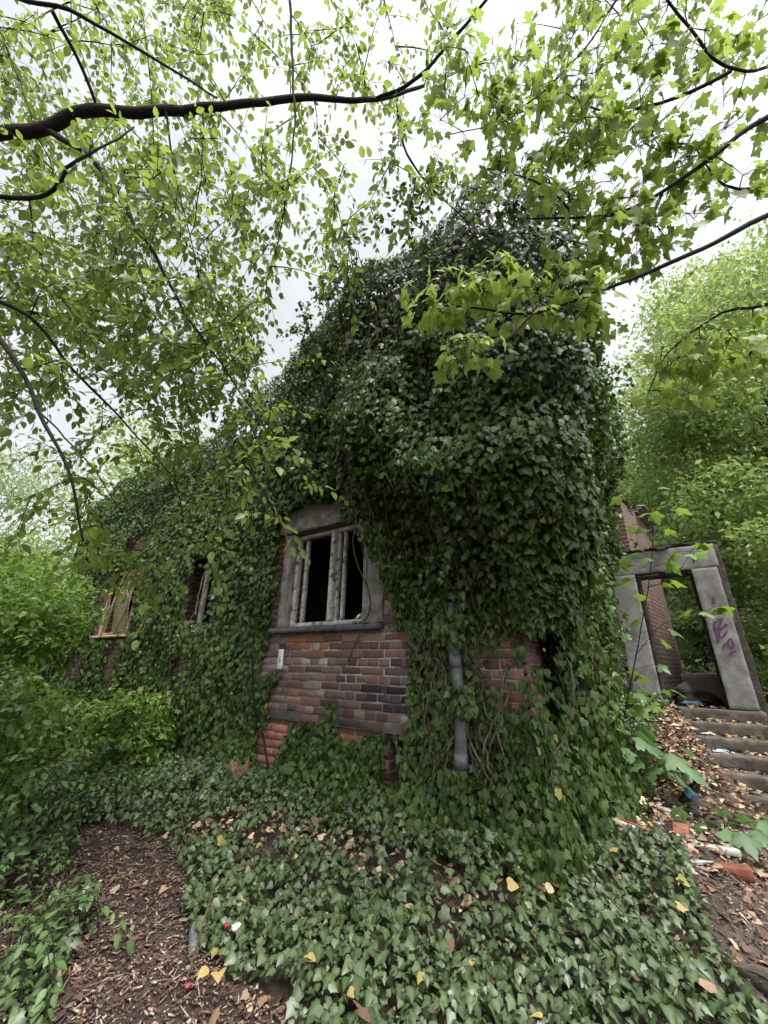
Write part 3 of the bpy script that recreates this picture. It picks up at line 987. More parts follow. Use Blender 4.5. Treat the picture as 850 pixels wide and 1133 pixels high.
def ivy_surface(frame, ef, a, z, mask, top, n_out, along):
    """thin out by mask and top, then return leaf positions, outward normals"""
    keep = (rng.random(len(a)) < mask(a, z)) & (z < top(a))
    a, z = a[keep], z[keep]
    e = ef(a, z)
    eps = 0.06
    da = (ef(a + eps, z) - ef(a - eps, z)) / (2 * eps)
    dz = (ef(a, z + eps) - ef(a, z - eps)) / (2 * eps)
    cap = np.clip((z - (top(a) - 0.9)) / 0.9, 0, 1) ** 2
    e = e * (1 - (0.3 if frame is WS else 0.6) * cap)
    nr = norm(n_out[None] - da[:, None] * along[None] - (dz + -1.6 * cap)[:, None] * ZX[None])
    dep = rng.random(len(a)) ** 1.7
    P = frame(a, z, np.maximum(e - 0.2 * dep * S(e, 0.05, 0.3) + rng.normal(size=len(a)) * 0.024 + 0.07 * (rng.random(len(a)) < 0.08) * S(e, 0.1, 0.3), 0.015))
    return P, nr, a, z


def ivy_leaves(mb, P, nr, size, T, shade=0.0):
    n = len(P)
    nn = norm(nr + 1.0 * rdir(n) + np.array([0, 0, 0.25]))
    side = np.cross(nn, ZX)
    down = -ZX + 0.55 * rng.normal(size=n)[:, None] * norm(side) + 0.35 * nn
    rr = np.clip(0.45 + 0.28 * fbm(P * 1.3, 70, 2) + 0.2 * rng.normal(size=n), 0, 0.97)
    rr = np.where(rng.random(n) < 0.006, 1.0, rr)
    put_leaves(mb, T, P, down, nn, size * np.clip(1 + 0.28 * rng.normal(size=n), 0.45, 1.7), rr)


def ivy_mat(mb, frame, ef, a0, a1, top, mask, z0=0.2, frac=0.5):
    """dark sheet for the twigs and the shade behind the leaves"""
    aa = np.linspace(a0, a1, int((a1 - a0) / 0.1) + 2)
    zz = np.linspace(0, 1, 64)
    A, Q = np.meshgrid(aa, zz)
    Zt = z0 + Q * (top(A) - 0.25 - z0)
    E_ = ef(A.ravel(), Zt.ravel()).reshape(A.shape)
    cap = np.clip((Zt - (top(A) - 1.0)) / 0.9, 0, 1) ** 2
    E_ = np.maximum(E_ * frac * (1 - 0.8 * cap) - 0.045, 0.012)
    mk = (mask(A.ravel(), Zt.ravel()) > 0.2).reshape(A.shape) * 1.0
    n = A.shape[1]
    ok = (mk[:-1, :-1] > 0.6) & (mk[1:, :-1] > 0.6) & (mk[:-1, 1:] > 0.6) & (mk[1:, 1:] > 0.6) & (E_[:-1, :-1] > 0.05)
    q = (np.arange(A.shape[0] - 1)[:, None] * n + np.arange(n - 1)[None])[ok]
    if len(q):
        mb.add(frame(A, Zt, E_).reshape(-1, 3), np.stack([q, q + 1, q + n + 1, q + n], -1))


def wander(frame, ef, a, z, L, up, seed, f=1.0):
    r = np.random.default_rng(seed)
    n = int(L / 0.06) + 3
    pts = []
    d = (r.random() - 0.5) * 0.8
    for k in range(n):
        e = float(ef(np.array([a]), np.array([z]))[0]) * f
        pts.append(frame(a, z, e + 0.01))
        d = d * 0.85 + r.normal() * 0.22
        a += 0.06 * d
        z += 0.06 * up
    return np.array(pts)


NOUT_F, NOUT_S = -VX, -UX
# 1: the curtain over the long left wall
iv1 = thing('climbing_ivy', WF(6.5, 0.2, 0.2), 'flat curtain of dark ivy over the long left wall round the two far windows', 'ivy')
mb = MB()
n = 66000
a, z = 3.0 + 7.1 * rng.random(n), 0.15 + 6.0 * rng.random(n)
P, nr, a, z = ivy_surface(WF, e_front, a, z, mask_front, top_front, NOUT_F, UX)
for sel_, T_ in ((a < 5.5, T_IVY), (a >= 5.5, T_IVYS)):
    ivy_leaves(mb, P[sel_], nr[sel_], 0.056, T_)
# the end face of the wall
n = 2500
s_, z = 1.5 * rng.random(n), 0.2 + 5 * rng.random(n)
ivy_leaves(mb, WF(TEND + 0.1 + 0.15 * rng.random(n), z, -s_ - 0.0), np.tile(UX, (n, 1)), 0.09, T_IVYS)
mb.build('foliage', M['ivy'], iv1)
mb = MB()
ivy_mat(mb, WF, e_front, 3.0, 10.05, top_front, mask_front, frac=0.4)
mb.build('twig_shade_mat', M['mat'], iv1, smooth=True)
mb = MB()
for k in range(26):
    r_ = np.random.default_rng(500 + k)
    mb.tube(wander(WF, e_front, 3.1 + 6.8 * r_.random(), 0.3 + 2 * r_.random(), 1 + 2.5 * r_.random(), 1, 600 + k, 0.9), 0.006 + 0.006 * r_.random(), 5)
mb.build('vines', M['vine'], iv1)

# 2: the great mass over the corner
iv2 = thing('climbing_ivy', WS(0.6, 0.3, 0.3), 'huge bulging mass of glossy dark ivy over the tall corner right of the window', 'ivy')
mb = MB()
n = 58000
a, z = -0.0 + 3.1 * rng.random(n), 1.0 + 6.7 * rng.random(n)
P, nr, a, z = ivy_surface(WF, e_front, a, z, mask_front, top_front, NOUT_F, UX)
ivy_leaves(mb, P, nr, 0.056, T_IVY)
n = 78000
s_, z = 4.9 * rng.random(n), 0.15 + 7.6 * rng.random(n)
P, nr, s_, z = ivy_surface(WS, e_side, s_, z, mask_side, top_side, NOUT_S, VX)
ivy_leaves(mb, P, nr, 0.06, T_IVY)
# round the corner
n = 16000
ph, z = rng.random(n) * pi / 2, 0.15 + 7.4 * rng.random(n)
ea, eb = e_front(0 * z, z), e_side(0 * z, z)
k = (rng.random(n) < np.where((z > 1.2) & (z < 1.84), 0.06, 1.0)) & (z < 6.35 + 0.2 * np.sin(ph * 5))
ph, z, ea, eb = ph[k], z[k], ea[k], eb[k]
cap = np.clip((z - 5.6) / 0.9, 0, 1) ** 2
rr = (np.cos(ph) * ea + np.sin(ph) * eb) * (1 - 0.5 * cap) * (1 - 0.2 * rng.random(len(ph)) ** 2)
dirn = np.cos(ph)[:, None] * NOUT_F + np.sin(ph)[:, None] * NOUT_S
P = np.concatenate([np.tile(C, (len(ph), 1)), z[:, None]], 1) + dirn * rr[:, None]
ivy_leaves(mb, P, norm(dirn + cap[:, None] * ZX), 0.057, T_IVY)
# over the top
n = 12000
s_, t_ = rng.random(n) * 4.6, -0.75 + rng.random(n) * 3.95
zt = np.minimum(top_front(t_), top_side(s_)) + 0.1 + 0.32 * fbm(np.stack([s_ * 1.3, t_ * 1.3, 0 * s_], -1), 66, 3) + 0.10 * rng.normal(size=n)
P = np.concatenate([C + s_[:, None] * V + t_[:, None] * U, zt[:, None]], 1)
ivy_leaves(mb, P, np.tile(ZX, (n, 1)), 0.08, T_IVYS)
IVY_SHOOTS = []
for k in range(330):
    if rng.random() < 0.5:
        a_, z_ = 0.05 + 2.7 * rng.random(), 2.2 + 5.2 * rng.random()
        if z_ > top_front(np.array([a_]))[0]:
            z_ = float(top_front(np.array([a_]))[0]) - 0.1
        if a_ > 1.2 and z_ < 3.7:
            continue
        b_, o_ = WF(a_, z_, float(e_front(np.array([a_]), np.array([z_]))[0]) * (0.4 if z_ > 6.8 else 0.9)), NOUT_F
    else:
        a_, z_ = 4.4 * rng.random(), 0.9 + 6.2 * rng.random()
        b_, o_ = WS(a_, z_, float(e_side(np.array([a_]), np.array([z_]))[0]) * (0.4 if z_ > 6.6 else 0.9)), NOUT_S
    L_ = 0.12 + 0.3 * rng.random() ** 1.5
    d_ = norm(o_ + 0.8 * rng.normal(size=3) + np.array([0, 0, 0.3 if z_ > 5.5 else -0.2]))
    f_ = np.linspace(0, 1, 6)[:, None]
    p_ = b_ + d_ * L_ * f_ - ZX * (f_ ** 2) * L_ * 0.45
    IVY_SHOOTS.append(p_)
    m_ = int(5 + L_ * 55)
    q_ = p_[np.clip((rng.random(m_) * 6).astype(int), 0, 5)] + 0.035 * rng.normal(size=(m_, 3))
    put_leaves(mb, T_IVYW, q_, norm(d_ - 0.7 * ZX + 0.8 * rng.normal(size=(m_, 3))), norm(ZX + 0.4 * o_ + 0.7 * rdir(m_)), 0.052 * np.clip(1 + 0.3 * rng.normal(size=m_), 0.4, 1.6), np.clip(0.62 + 0.2 * rng.normal(size=m_), 0, 0.97))
mb.build('foliage', M['ivy'], iv2)
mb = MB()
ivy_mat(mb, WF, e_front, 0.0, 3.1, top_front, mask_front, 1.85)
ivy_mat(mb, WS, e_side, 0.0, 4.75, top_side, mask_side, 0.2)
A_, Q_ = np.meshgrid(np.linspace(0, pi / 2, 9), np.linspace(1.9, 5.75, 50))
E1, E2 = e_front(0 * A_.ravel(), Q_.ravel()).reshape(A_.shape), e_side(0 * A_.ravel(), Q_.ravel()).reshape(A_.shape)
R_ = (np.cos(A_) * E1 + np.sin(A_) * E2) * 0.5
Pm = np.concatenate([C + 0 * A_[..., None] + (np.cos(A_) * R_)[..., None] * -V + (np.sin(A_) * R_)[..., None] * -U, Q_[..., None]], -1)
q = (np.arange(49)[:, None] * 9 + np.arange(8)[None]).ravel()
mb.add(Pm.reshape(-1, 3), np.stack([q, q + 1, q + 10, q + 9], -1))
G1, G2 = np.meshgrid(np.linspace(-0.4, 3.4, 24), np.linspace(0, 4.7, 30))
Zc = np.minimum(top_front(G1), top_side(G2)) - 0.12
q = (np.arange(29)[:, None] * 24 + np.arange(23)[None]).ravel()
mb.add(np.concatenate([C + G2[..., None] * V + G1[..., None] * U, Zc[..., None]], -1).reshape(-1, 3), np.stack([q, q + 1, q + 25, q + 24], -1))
mb.build('twig_shade_mat', M['mat'], iv2, smooth=True)
mb = MB()
for k in range(70):
    r_ = np.random.default_rng(700 + k)
    if k < 46:
        a0, z0 = 0.1 + 2.7 * r_.random(), 2.4 + 4.2 * r_.random()
        if a0 > 1.2:
            z0 = max(z0, 5.0)
        mb.tube(wander(WF, e_front, a0, z0, 0.5 + 1.3 * r_.random(), -1, 800 + k, 1.02), 0.003 + 0.005 * r_.random(), 5)
    else:
        mb.tube(wander(WS, e_side, 4.3 * r_.random(), 1 + 4.5 * r_.random(), 0.5 + 1.3 * r_.random(), -1, 800 + k, 1.0), 0.003 + 0.004 * r_.random(), 5)
for p_ in IVY_SHOOTS:
    mb.tube(p_, np.linspace(0.003, 0.0012, 6), 4)
for k in range(16):   # old stems by the rain pipe
    r_ = np.random.default_rng(900 + k)
    mb.tube(wander(WF, lambda t, z: 0 * t + 0.08 + 0.1 * r_.random(), 0.1 + 0.85 * r_.random(), 0.4 + 0.4 * r_.random(), 0.7 + 1.2 * r_.random(), 1, 950 + k), 0.004 + 0.005 * r_.random(), 5)
mb.build('vines', M['vine'], iv2)

# 3: low ivy climbing the foot of the wall
iv3 = thing('climbing_ivy', WF(1.9, 0.3, 0.2), 'low clump of ivy climbing the brick plinth under the window', 'ivy')
mb = MB()
n = 15000
a, z = -0.2 + 3.6 * rng.random(n), 0.25 + 0.8 * rng.random(n)
e_low = lambda t, z: 0.10 + 0.26 * S(z, 1.0, 0.4) + 0.12 * n2(t, z, 1.6, 67) * S(z, 1.1, 0.6)
P, nr, a, z = ivy_surface(WF, lambda t, z: np.maximum(e_low(t, z), 0.04), a, z, mask_front, lambda t: 1.02 + 0.12 * n2(t, t * 0, 2.2, 68) - 0.5 * np.exp(-((t - 2.75) / 0.26) ** 4), NOUT_F, UX)
ivy_leaves(mb, P, nr, 0.054, T_IVY)
n = 2400
a, z = 0.5 + 2.9 * rng.random(n), 0.9 + 0.9 * rng.random(n)
k = ((np.abs(a - (2.86 + 0.1 * np.sin(z * 7))) < 0.1) & (z < 1.45)) | ((np.abs(a - 1.9) < 0.05) & (z < 1.25)) | ((a < 1.0) & (a > 0.6))
a, z = a[k], z[k]
ivy_leaves(mb, WF(a, z, 0.06 + 0.06 * rng.random(len(a))), np.tile(NOUT_F, (len(a), 1)), 0.05, T_IVY)
n = 420
z = np.where(rng.random(n) < 0.55, 0.35 + 0.5 * rng.random(n), np.where(rng.random(n) < 0.5, 1.72 + 0.25 * rng.random(n), 1.22 + 0.2 * rng.random(n)))
a = 0.42 + 0.2 * rng.random(n) - 0.1 * (z > 1.2) * (z < 1.5)
ivy_leaves(mb, WF(a, z, 0.2 + 0.07 * rng.random(n)), np.tile(NOUT_F, (n, 1)), 0.052, T_IVY)
mb.build('foliage', M['ivy'], iv3)

# ------------------------------------------------------------------ ground ivy
STRIP = [hit(*q)[:2] for q in ((190, 925), (270, 925), (350, 940), (430, 975), (510, 1000), (590, 1005), (660, 985))]
SCRAPS = np.array([hit(*q)[:2] for q in ((690, 905), (722, 850), (770, 800), (850, 900), (850, 1000), (795, 985), (745, 968), (700, 940))])


def bare_strip(x, y):
    """the strip of dry leaves between the carpet and the ivy of the wall"""
    d = np.full(np.shape(x), 9.0)
    wx, wy = x + 0.12 * n2(x, y, 2.2, 33), y + 0.12 * n2(x, y, 2.2, 34)
    for a, b in zip(STRIP[:-1], STRIP[1:]):
        ab = b - a
        f = np.clip(((wx - a[0]) * ab[0] + (wy - a[1]) * ab[1]) / (ab @ ab), 0, 1)
        d = np.minimum(d, np.hypot(wx - a[0] - f * ab[0], wy - a[1] - f * ab[1]))
    return np.exp(-(d / 0.15) ** 2) * (0.75 + 0.4 * n2(x, y, 1.6, 35))


mb = MB()
n = 155000
x, y = -4.2 + 8.6 * rng.random(n), 1.3 + 6.5 * rng.random(n)
t, s = house_st(x, y)
edge1 = inside(np.array(PATH), x + 0.16 * n2(x, y, 2.5, 80), y + 0.16 * n2(x, y, 2.5, 81))
edge2 = inside(np.array(PATH2), x + 0.2 * n2(x, y, 2.5, 82) - 0.08, y + 0.2 * n2(x, y, 2.5, 83))
ok = ~edge1 & ~edge2 & ~((t > 0) & (s > -0.02)) & ~((s > 0) & (t > -0.1))
ok &= ~inside(SCRAPS, x + 0.1 * n2(x, y, 4, 36), y + 0.1 * n2(x, y, 4, 37))
ok &= ~((x < -1.95) & (y < 3.9)) & ~((t < -0.75) & (s > TD - 2.5))
dens = 0.55 + 0.7 * n2(x, y, 1.1, 84, 3) + 0.9 * n2(x, y, 5, 88, 2)
bare = bare_strip(x, y)
dens = np.clip(dens + 0.3, 0, 1) - 0.72 * bare
ok &= rng.random(n) < dens
x, y = x[ok], y[ok]
n = len(x)
hgt = 0.03 + 0.09 * rng.random(n) + 0.15 * np.clip(n2(x, y, 2.6, 85) + 0.25, 0, 1)
P = np.stack([x, y, gz(x, y) + hgt], -1)
nn = norm(ZX + 0.75 * rdir(n) + np.array([-0.05, -0.12, 0]))
tip = norm(np.stack([rng.normal(size=n), rng.normal(size=n) - 0.5, -0.5 + 0 * x], -1))
rr = np.clip(0.5 + 0.25 * fbm(P * 1.7, 86, 2) + 0.2 * rng.normal(size=n), 0, 0.97)
rr = np.where(rng.random(n) < 0.005, 1.0, rr)
sz_ = 0.04 * np.clip(1 + 0.38 * rng.normal(size=n), 0.35, 1.9)
half_ = rng.random(n) < 0.65
for sel_, T_ in ((half_, T_IVY), (~half_, T_IVYW)):
    put_leaves(mb, T_, P[sel_], tip[sel_], nn[sel_], sz_[sel_], rr[sel_])
tag(mb.build('ground_ivy', M['ivyground']), 'carpet of dull green ivy leaves spreading in front of the house', 'ivy', kind='stuff')

# ------------------------------------------------------------------ litter underfoot
mb = MB()
n = 110000
x, y = -4.2 + 8.4 * rng.random(n) ** 1.0, 0.9 + 5.6 * rng.random(n)
in1 = inside(np.array(PATH), x + 0.1 * n2(x, y, 3, 90), y + 0.1 * n2(x, y, 3, 91))
in2 = inside(np.array(PATH2), x, y)
ok = (in1 | (in2 & (rng.random(n) < 0.5)) | ((x < -1.4) & (y < 4))) & (rng.random(n) < np.clip(3.6 / y, 0.2, 1))
x, y = x[ok], y[ok]
n = len(x)
ang = rng.random(n) * 2 * pi
L = 0.008 + 0.04 * rng.random(n) ** 2.4
Wd = 0.002 + 0.004 * rng.random(n)
big = rng.random(n) < 0.03
L, Wd = np.where(big, 0.05 + 0.13 * rng.random(n), L), np.where(big, 0.0025, Wd)
ax = norm(np.stack([np.cos(ang), np.sin(ang), 0.25 * rng.normal(size=n)], -1))
up = norm(ZX + 0.4 * rdir(n))
ay = np.cross(up, ax)
P0 = np.stack([x, y, gz(x, y) + 0.016 + 0.02 * rng.random(n)], -1)
az_ = np.cross(ax, ay)
vs = np.stack([P0 + sx * ax * L[:, None] / 2 + sy * ay * Wd[:, None] + sz * az_ * 0.0025 for sz in (-1, 1) for sx, sy in ((-1, -1), (1, -1), (1, 1), (-1, 1))], 1)
fq = np.array([[0, 3, 2, 1], [4, 5, 6, 7], [0, 1, 5, 4], [1, 2, 6, 5], [2, 3, 7, 6], [3, 0, 4, 7]])
pal = np.array([(0.10, 0.062, 0.046), (0.075, 0.046, 0.036), (0.16, 0.105, 0.08), (0.05, 0.034, 0.028), (0.24, 0.18, 0.14), (0.12, 0.07, 0.053)])
cc = pal[rng.integers(len(pal), size=n)] * (0.85 + 0.7 * rng.random((n, 1)))
cc = np.where(rng.random((n, 1)) < 0.05, np.array([[0.36, 0.31, 0.25]]), cc)
mb.add(vs.reshape(-1, 3), (fq[None] + (np.arange(n) * 8)[:, None, None]).reshape(-1, 4), np.repeat(cc, 8, 0))
tag(mb.build('wood_chips', M['chips']), 'reddish brown bark chips and twigs strewn over the path', 'bark chips', kind='stuff')


def dry_leaves(mb, x, y, size, lift=0.02, yellow=0.1):
    n = len(x)
    P = np.stack([x, y, gz(x, y) + lift + 0.03 * rng.random(n)], -1)
    nn = norm(ZX + 0.75 * rdir(n))
    tip = rdir(n)
    tip[:, 2] *= 0.2
    pal = np.array([(0.19, 0.115, 0.07), (0.11, 0.065, 0.042), (0.28, 0.195, 0.125), (0.075, 0.05, 0.036), (0.42, 0.32, 0.22), (0.15, 0.085, 0.055), (0.33, 0.23, 0.15)])
    cc = pal[rng.integers(len(pal), size=n)] * (0.75 + 0.5 * rng.random((n, 1)))
    cc = np.where(rng.random((n, 1)) < yellow, np.array([[0.32, 0.25, 0.09]]), cc)
    size = np.broadcast_to(size, (n,))
    pick = rng.integers(0, 3, n)
    for kind, T in enumerate((T_OVAL, T_IVYW, T_IVY)):
        m = pick == kind
        if m.any():
            put_leaves(mb, T, P[m], tip[m], nn[m], size[m], np.zeros(int(m.sum())))
            mb.c[-1][:, :3] = np.repeat(cc[m], len(T[0]), 0)


mb = MB()
n = 40000
x, y = -3.5 + 7.6 * rng.random(n), 1.3 + 5.2 * rng.random(n)
t, s = house_st(x, y)
bare = bare_strip(x, y)
p2 = inside(np.array(PATH2) + np.array([[-0.15, 0.1]]), x, y)
ok = (rng.random(n) < np.clip(0.08 + 0.9 * bare + 0.16 * p2 + 0.08 * ((x < -1.4) & (y < 5)) + 0.45 * inside(SCRAPS, x, y), 0, 1)) & ~((t > 0) & (s > -0.05)) & ~((s > -0.1) & (t > -0.3))
x, y = x[ok], y[ok]
up = np.where(inside(np.array(PATH), x, y) | inside(np.array(PATH2), x, y), 0.02, 0.09)
dry_leaves(mb, x, y, 0.02 + 0.05 * rng.random(len(x)) ** 1.6, up * (0.2 + 0.8 * rng.random(len(x))), 0.025)
n = 80
x, y = -1.0 + 2.9 * rng.random(n), 2.0 + 2.4 * rng.random(n)
dry_leaves(mb, x, y, 0.05 + 0.03 * rng.random(n), 0.14, 0.5)
n = 5200                                         # the slope beside the steps
w, q = 0.45 + 1.1 * rng.random(n), -2.6 + 2.7 * rng.random(n)
ok = rng.random(n) < 1 - S(w + 0.15 * n2(w, q, 3, 95), 0.8, 1.15)
w, q = w[ok], q[ok]
p = WD(w, 0 * w, q)
dry_leaves(mb, p[:, 0], p[:, 1], 0.018 + 0.065 * rng.random(len(w)) ** 1.5, 0.012 * rng.random(len(w)), 0.01)
n = 500                                          # blown onto the treads
w, k = 1.0 + 0.8 * rng.random(n) ** 1.8, rng.integers(0, 7, n)
q = -TREAD * k + 0.05 + 0.17 * rng.random(n)
p = WD(w, 0 * w, q)
m0 = MB()
dry_leaves(mb, p[:, 0], p[:, 1], 0.03 + 0.04 * rng.random(n), 1.035 - RISE * k - gz(p[:, 0], p[:, 1]), 0.02)
tag(mb.build('fallen_leaves', M['fallen']), 'dry brown and yellow leaves fallen over the ivy and beside the steps', 'fallen leaves', kind='stuff')


# ------------------------------------------------------------------ trees: skeleton growing
def spline(pts, step=0.06, wob=0.0, seed=0):
    P = np.asarray(pts, float)
    Q = np.concatenate([[2 * P[0] - P[1]], P, [2 * P[-1] - P[-2]]])
    out = []
    for i in range(1, len(Q) - 2):
        n = max(2, int(np.linalg.norm(Q[i + 1] - Q[i]) / step))
        for k in range(n):
            f = k / n
            a, b, c, d = Q[i - 1], Q[i], Q[i + 1], Q[i + 2]
            out.append(0.5 * (2 * b + (c - a) * f + (2 * a - 5 * b + 4 * c - d) * f * f + (3 * b - a - 3 * c + d) * f ** 3))
    out.append(P[-1])
    out = np.array(out)
    if wob:
        out[:, :3] += wob * np.stack([fbm(out[:, :3] * 3, seed + k, 2) for k in range(3)], -1)
    return out


class Tree:
    def __init__(self):
        self.wood = MB()
        self.leaf = MB()
        self.nodes = np.zeros((0, 3))

    def branch(self, pts, r0, r1, wob=0.03, seed=0, node=True, sides=7):
        p = spline(pts, 0.07, wob, seed)
        f = np.linspace(0, 1, len(p))
        rad = r0 + (r1 - r0) * f
        rad = rad * (1 + 0.12 * vnoise(p * 9, seed))
        self.wood.tube(p, rad, sides)
        if node:
            self.nodes = np.concatenate([self.nodes, p[::2]])
        return p

    def reach(self, target, sag=0.08, r=0.004, rt=0.0012, seed=0, maxl=1.6):
        """grow a twig from the nearest wood to the target"""
        d = np.linalg.norm(self.nodes - target, axis=1)
        a = self.nodes[int(np.argmin(d + 0.3 * np.maximum(0, 0.25 - d)))]
        L = np.linalg.norm(target - a)
        if L < 0.08:
            return None
        n = max(4, int(L / 0.07))
        f = np.linspace(0, 1, n)[:, None]
        p = a + (target - a) * f
        p[:, 2] += sag * L * np.sin(f[:, 0] * pi)
        p += 0.05 * L * np.stack([fbm(p * 2.3 + seed, 5 + k, 2) for k in range(3)], -1) * np.sin(f * pi)
        rr = min(r * (0.5 + L), 0.012)
        self.wood.tube(p, rr + (rt - rr) * f[:, 0], 4)
        self.nodes = np.concatenate([self.nodes, p[1::2]])
        return p

    def spray(self, p, T, size, gap, spread=55, droop=0.35, tilt=0.5, rndc=0.5, flat=None):
        """leaves by turns left and right along a twig"""
        seg = np.diff(p, axis=0)
        L = np.linalg.norm(seg, axis=1)
        cum = np.concatenate([[0], np.cumsum(L)])
        s = np.arange(gap * 0.5, cum[-1], gap)
        s = s + rng.normal(size=len(s)) * gap * 0.25
        s = np.append(np.clip(s, 0, cum[-1]), cum[-1])
        P = np.stack([np.interp(s, cum, p[:, k]) for k in range(3)], -1)
        k = np.clip(np.searchsorted(cum, s) - 1, 0, len(L) - 1)
        D = norm(seg[k])
        n = len(P)
        nn = norm(ZX + tilt * rdir(n))
        sd = np.cross(D, nn)
        sgn = np.where(np.arange(n) % 2 == 0, 1, -1)
        a = np.radians(spread + 18 * rng.normal(size=n))
        a[-1] = 0.1
        tip = np.cos(a)[:, None] * D + (np.sin(a) * sgn)[:, None] * norm(sd) - (droop * rng.random(n))[:, None] * ZX
        P = P + tip * 0.012
        put_leaves(self.leaf, T, P, tip, nn, size * np.clip(1 + 0.28 * rng.normal(size=n), 0.4, 1.6), np.clip(rndc + 0.22 * rng.normal(size=n), 0, 1))


def blob_targets(blobs):
    out = []
    for (px, py, rx, ry, cnt, d0, d1) in blobs:
        for _ in range(cnt):
            while True:
                a, b = rng.uniform(-1, 1, 2)
                if a * a + b * b < 1:
                    break
            out.append(at(px + a * rx, py + b * ry, rng.uniform(d0, d1)))
    return np.array(out)


# ---- overhanging tree on the left
tl = Tree()
foot = np.array([-4.5, 1.3, 0.0])
tl.branch([foot + np.array([0, 0, -0.2]), foot + np.array([0.05, 0.1, 1.6]), at(-330, 240, 2.9), at(-320, -60, 3.2), at(-260, -500, 3.6)], 0.2, 0.09, 0.04, 1, True, 12)
tl.branch([at(-330, 240, 2.9), at(-150, 190, 2.95), at(0, 150, 3.0), at(55, 140, 3.03), at(100, 124, 3.05), at(200, 120, 3.1), at(270, 116, 3.2), at(330, 107, 3.3), at(415, 110, 3.5), at(470, 92, 3.7)], 0.068, 0.014, 0.03, 2, True, 10)
for k, (pts, r0, r1) in enumerate([
        ([(-320, -60, 3.2), (-120, -60, 2.9), (10, -2, 2.7), (75, 12, 2.7), (150, 50, 2.8), (240, 108, 2.9)], 0.035, 0.006),
        ([(52, 142, 3.03), (110, 185, 2.9), (165, 275, 2.8), (215, 360, 2.75), (260, 425, 2.7), (295, 470, 2.65)], 0.022, 0.004),
        ([(-330, 240, 2.9), (-120, 230, 2.7), (0, 220, 2.6), (60, 210, 2.55), (75, 190, 2.5)], 0.03, 0.012),
        ([(-330, 240, 2.9), (-160, 240, 2.6), (-40, 320, 2.4), (10, 385, 2.3), (45, 455, 2.25), (75, 520, 2.25), (92, 600, 2.3)], 0.035, 0.006),
        ([(-40, 320, 2.4), (30, 350, 2.5), (90, 420, 2.7), (140, 470, 2.9), (200, 540, 3.1)], 0.014, 0.003),
        ([(60, 10, 2.7), (85, 60, 2.9), (105, 118, 3.05)], 0.014, 0.012),
        ([(320, -90, 3.4), (322, 0, 3.3), (326, 105, 3.2), (322, 190, 3.1), (300, 300, 3.0)], 0.016, 0.003),
        ([(185, 118, 3.1), (190, 175, 3.0), (205, 240, 2.9), (222, 310, 2.9)], 0.010, 0.003),
        ([(415, 110, 3.5), (450, 95, 3.4), (500, 45, 3.3), (545, -10, 3.2)], 0.016, 0.012),
        ([(75, 190, 2.5), (120, 160, 2.6), (150, 140, 2.7)], 0.010, 0.005),
        ([(225, 125, 3.1), (222, 200, 3.0), (205, 280, 2.9), (195, 300, 2.85)], 0.008, 0.002),
        ([(440, 120, 3.5), (450, 170, 3.5), (490, 220, 3.5), (560, 285, 3.5)], 0.012, 0.003),
        ([(-320, -60, 3.2), (0, -170, 4), (200, -120, 4.2), (420, -60, 4.2)], 0.05, 0.02),
        ([(-330, 240, 2.9), (-150, 330, 4.2), (20, 340, 4.6), (160, 400, 4.6), (250, 440, 4.6)], 0.04, 0.008),
        ([(0, 430, 4.4), (60, 470, 4.5), (130, 560, 4.6), (150, 640, 4.7)], 0.012, 0.003)]):
    tl.branch([at(*p) for p in pts], r0, r1, 0.03, 10 + k, True, 7)
tg = blob_targets([
    (100, 60, 130, 90, 70, 3.1, 5.1), (280, 60, 130, 90, 37, 3.1, 5.1), (440, 60, 110, 80, 29, 3.1, 4.9),
    (80, 220, 120, 110, 141, 2.5, 4.8), (220, 230, 110, 100, 102, 2.6, 4.6), (330, 230, 80, 90, 30, 2.8, 4.4),
    (60, 350, 110, 90, 128, 2.4, 5.0), (180, 360, 110, 80, 134, 2.6, 5.0), (260, 400, 70, 70, 37, 2.6, 4.6),
    (110, 450, 130, 70, 41, 2.5, 5.0), (230, 500, 90, 60, 17, 2.5, 3.6), (300, 500, 55, 55, 7, 2.45, 3.0), (150, 570, 90, 60, 13, 2.5, 3.6),
    (50, 560, 60, 60, 8, 2.3, 3.4), (120, 640, 70, 40, 5, 2.6, 3.6), (450, 210, 60, 70, 13, 3.0, 3.8), (520, 250, 60, 50, 8, 3.2, 3.7), (365, 300, 40, 40, 4, 2.8, 3.4),
    (240, 600, 60, 40, 4, 2.5, 3.0), (330, 590, 30, 15, 1, 2.4, 2.8), (10, 100, 60, 180, 26, 3.1, 4.5)])
tg = tg[np.argsort([np.min(np.linalg.norm(tl.nodes - q, axis=1)) for q in tg])]
for k, q in enumerate(tg):
    p = tl.reach(q, 0.06, 0.007, 0.002, k)
    if p is None:
        continue
    m = max(3, int(0.75 / 0.07))
    rc = 0.75 if q[2] < 2.9 else 0.42
    tl.spray(p[-m:], T_OVAL, 0.062, 0.046, 52, 0.8, 0.8, rc)
    for j in range(2):
        b = p[-1 - rng.integers(0, min(len(p) - 1, 6))]
        d = norm((p[-1] - p[-3]) + 0.8 * rng.normal(size=3) * np.linalg.norm(p[-1] - p[-3]))
        LL = 0.15 + 0.25 * rng.random()
        pp = b + d * np.linspace(0, LL, 5)[:, None] - ZX * (np.linspace(0, 1, 5)[:, None] ** 2) * 0.3 * LL
        tl.wood.tube(pp, np.linspace(0.0024, 0.0015, 5), 4)
        tl.spray(pp, T_OVAL, 0.06, 0.044, 52, 0.8, 0.8, rc)
ovl = thing('overhanging_tree', foot, 'tree with small oval leaves whose thick dark limb crosses the upper left', 'tree')
tl.wood.build('limbs', M['bark'], ovl, smooth=True)
tl.leaf.build('crown', M['leaf_over'], ovl)

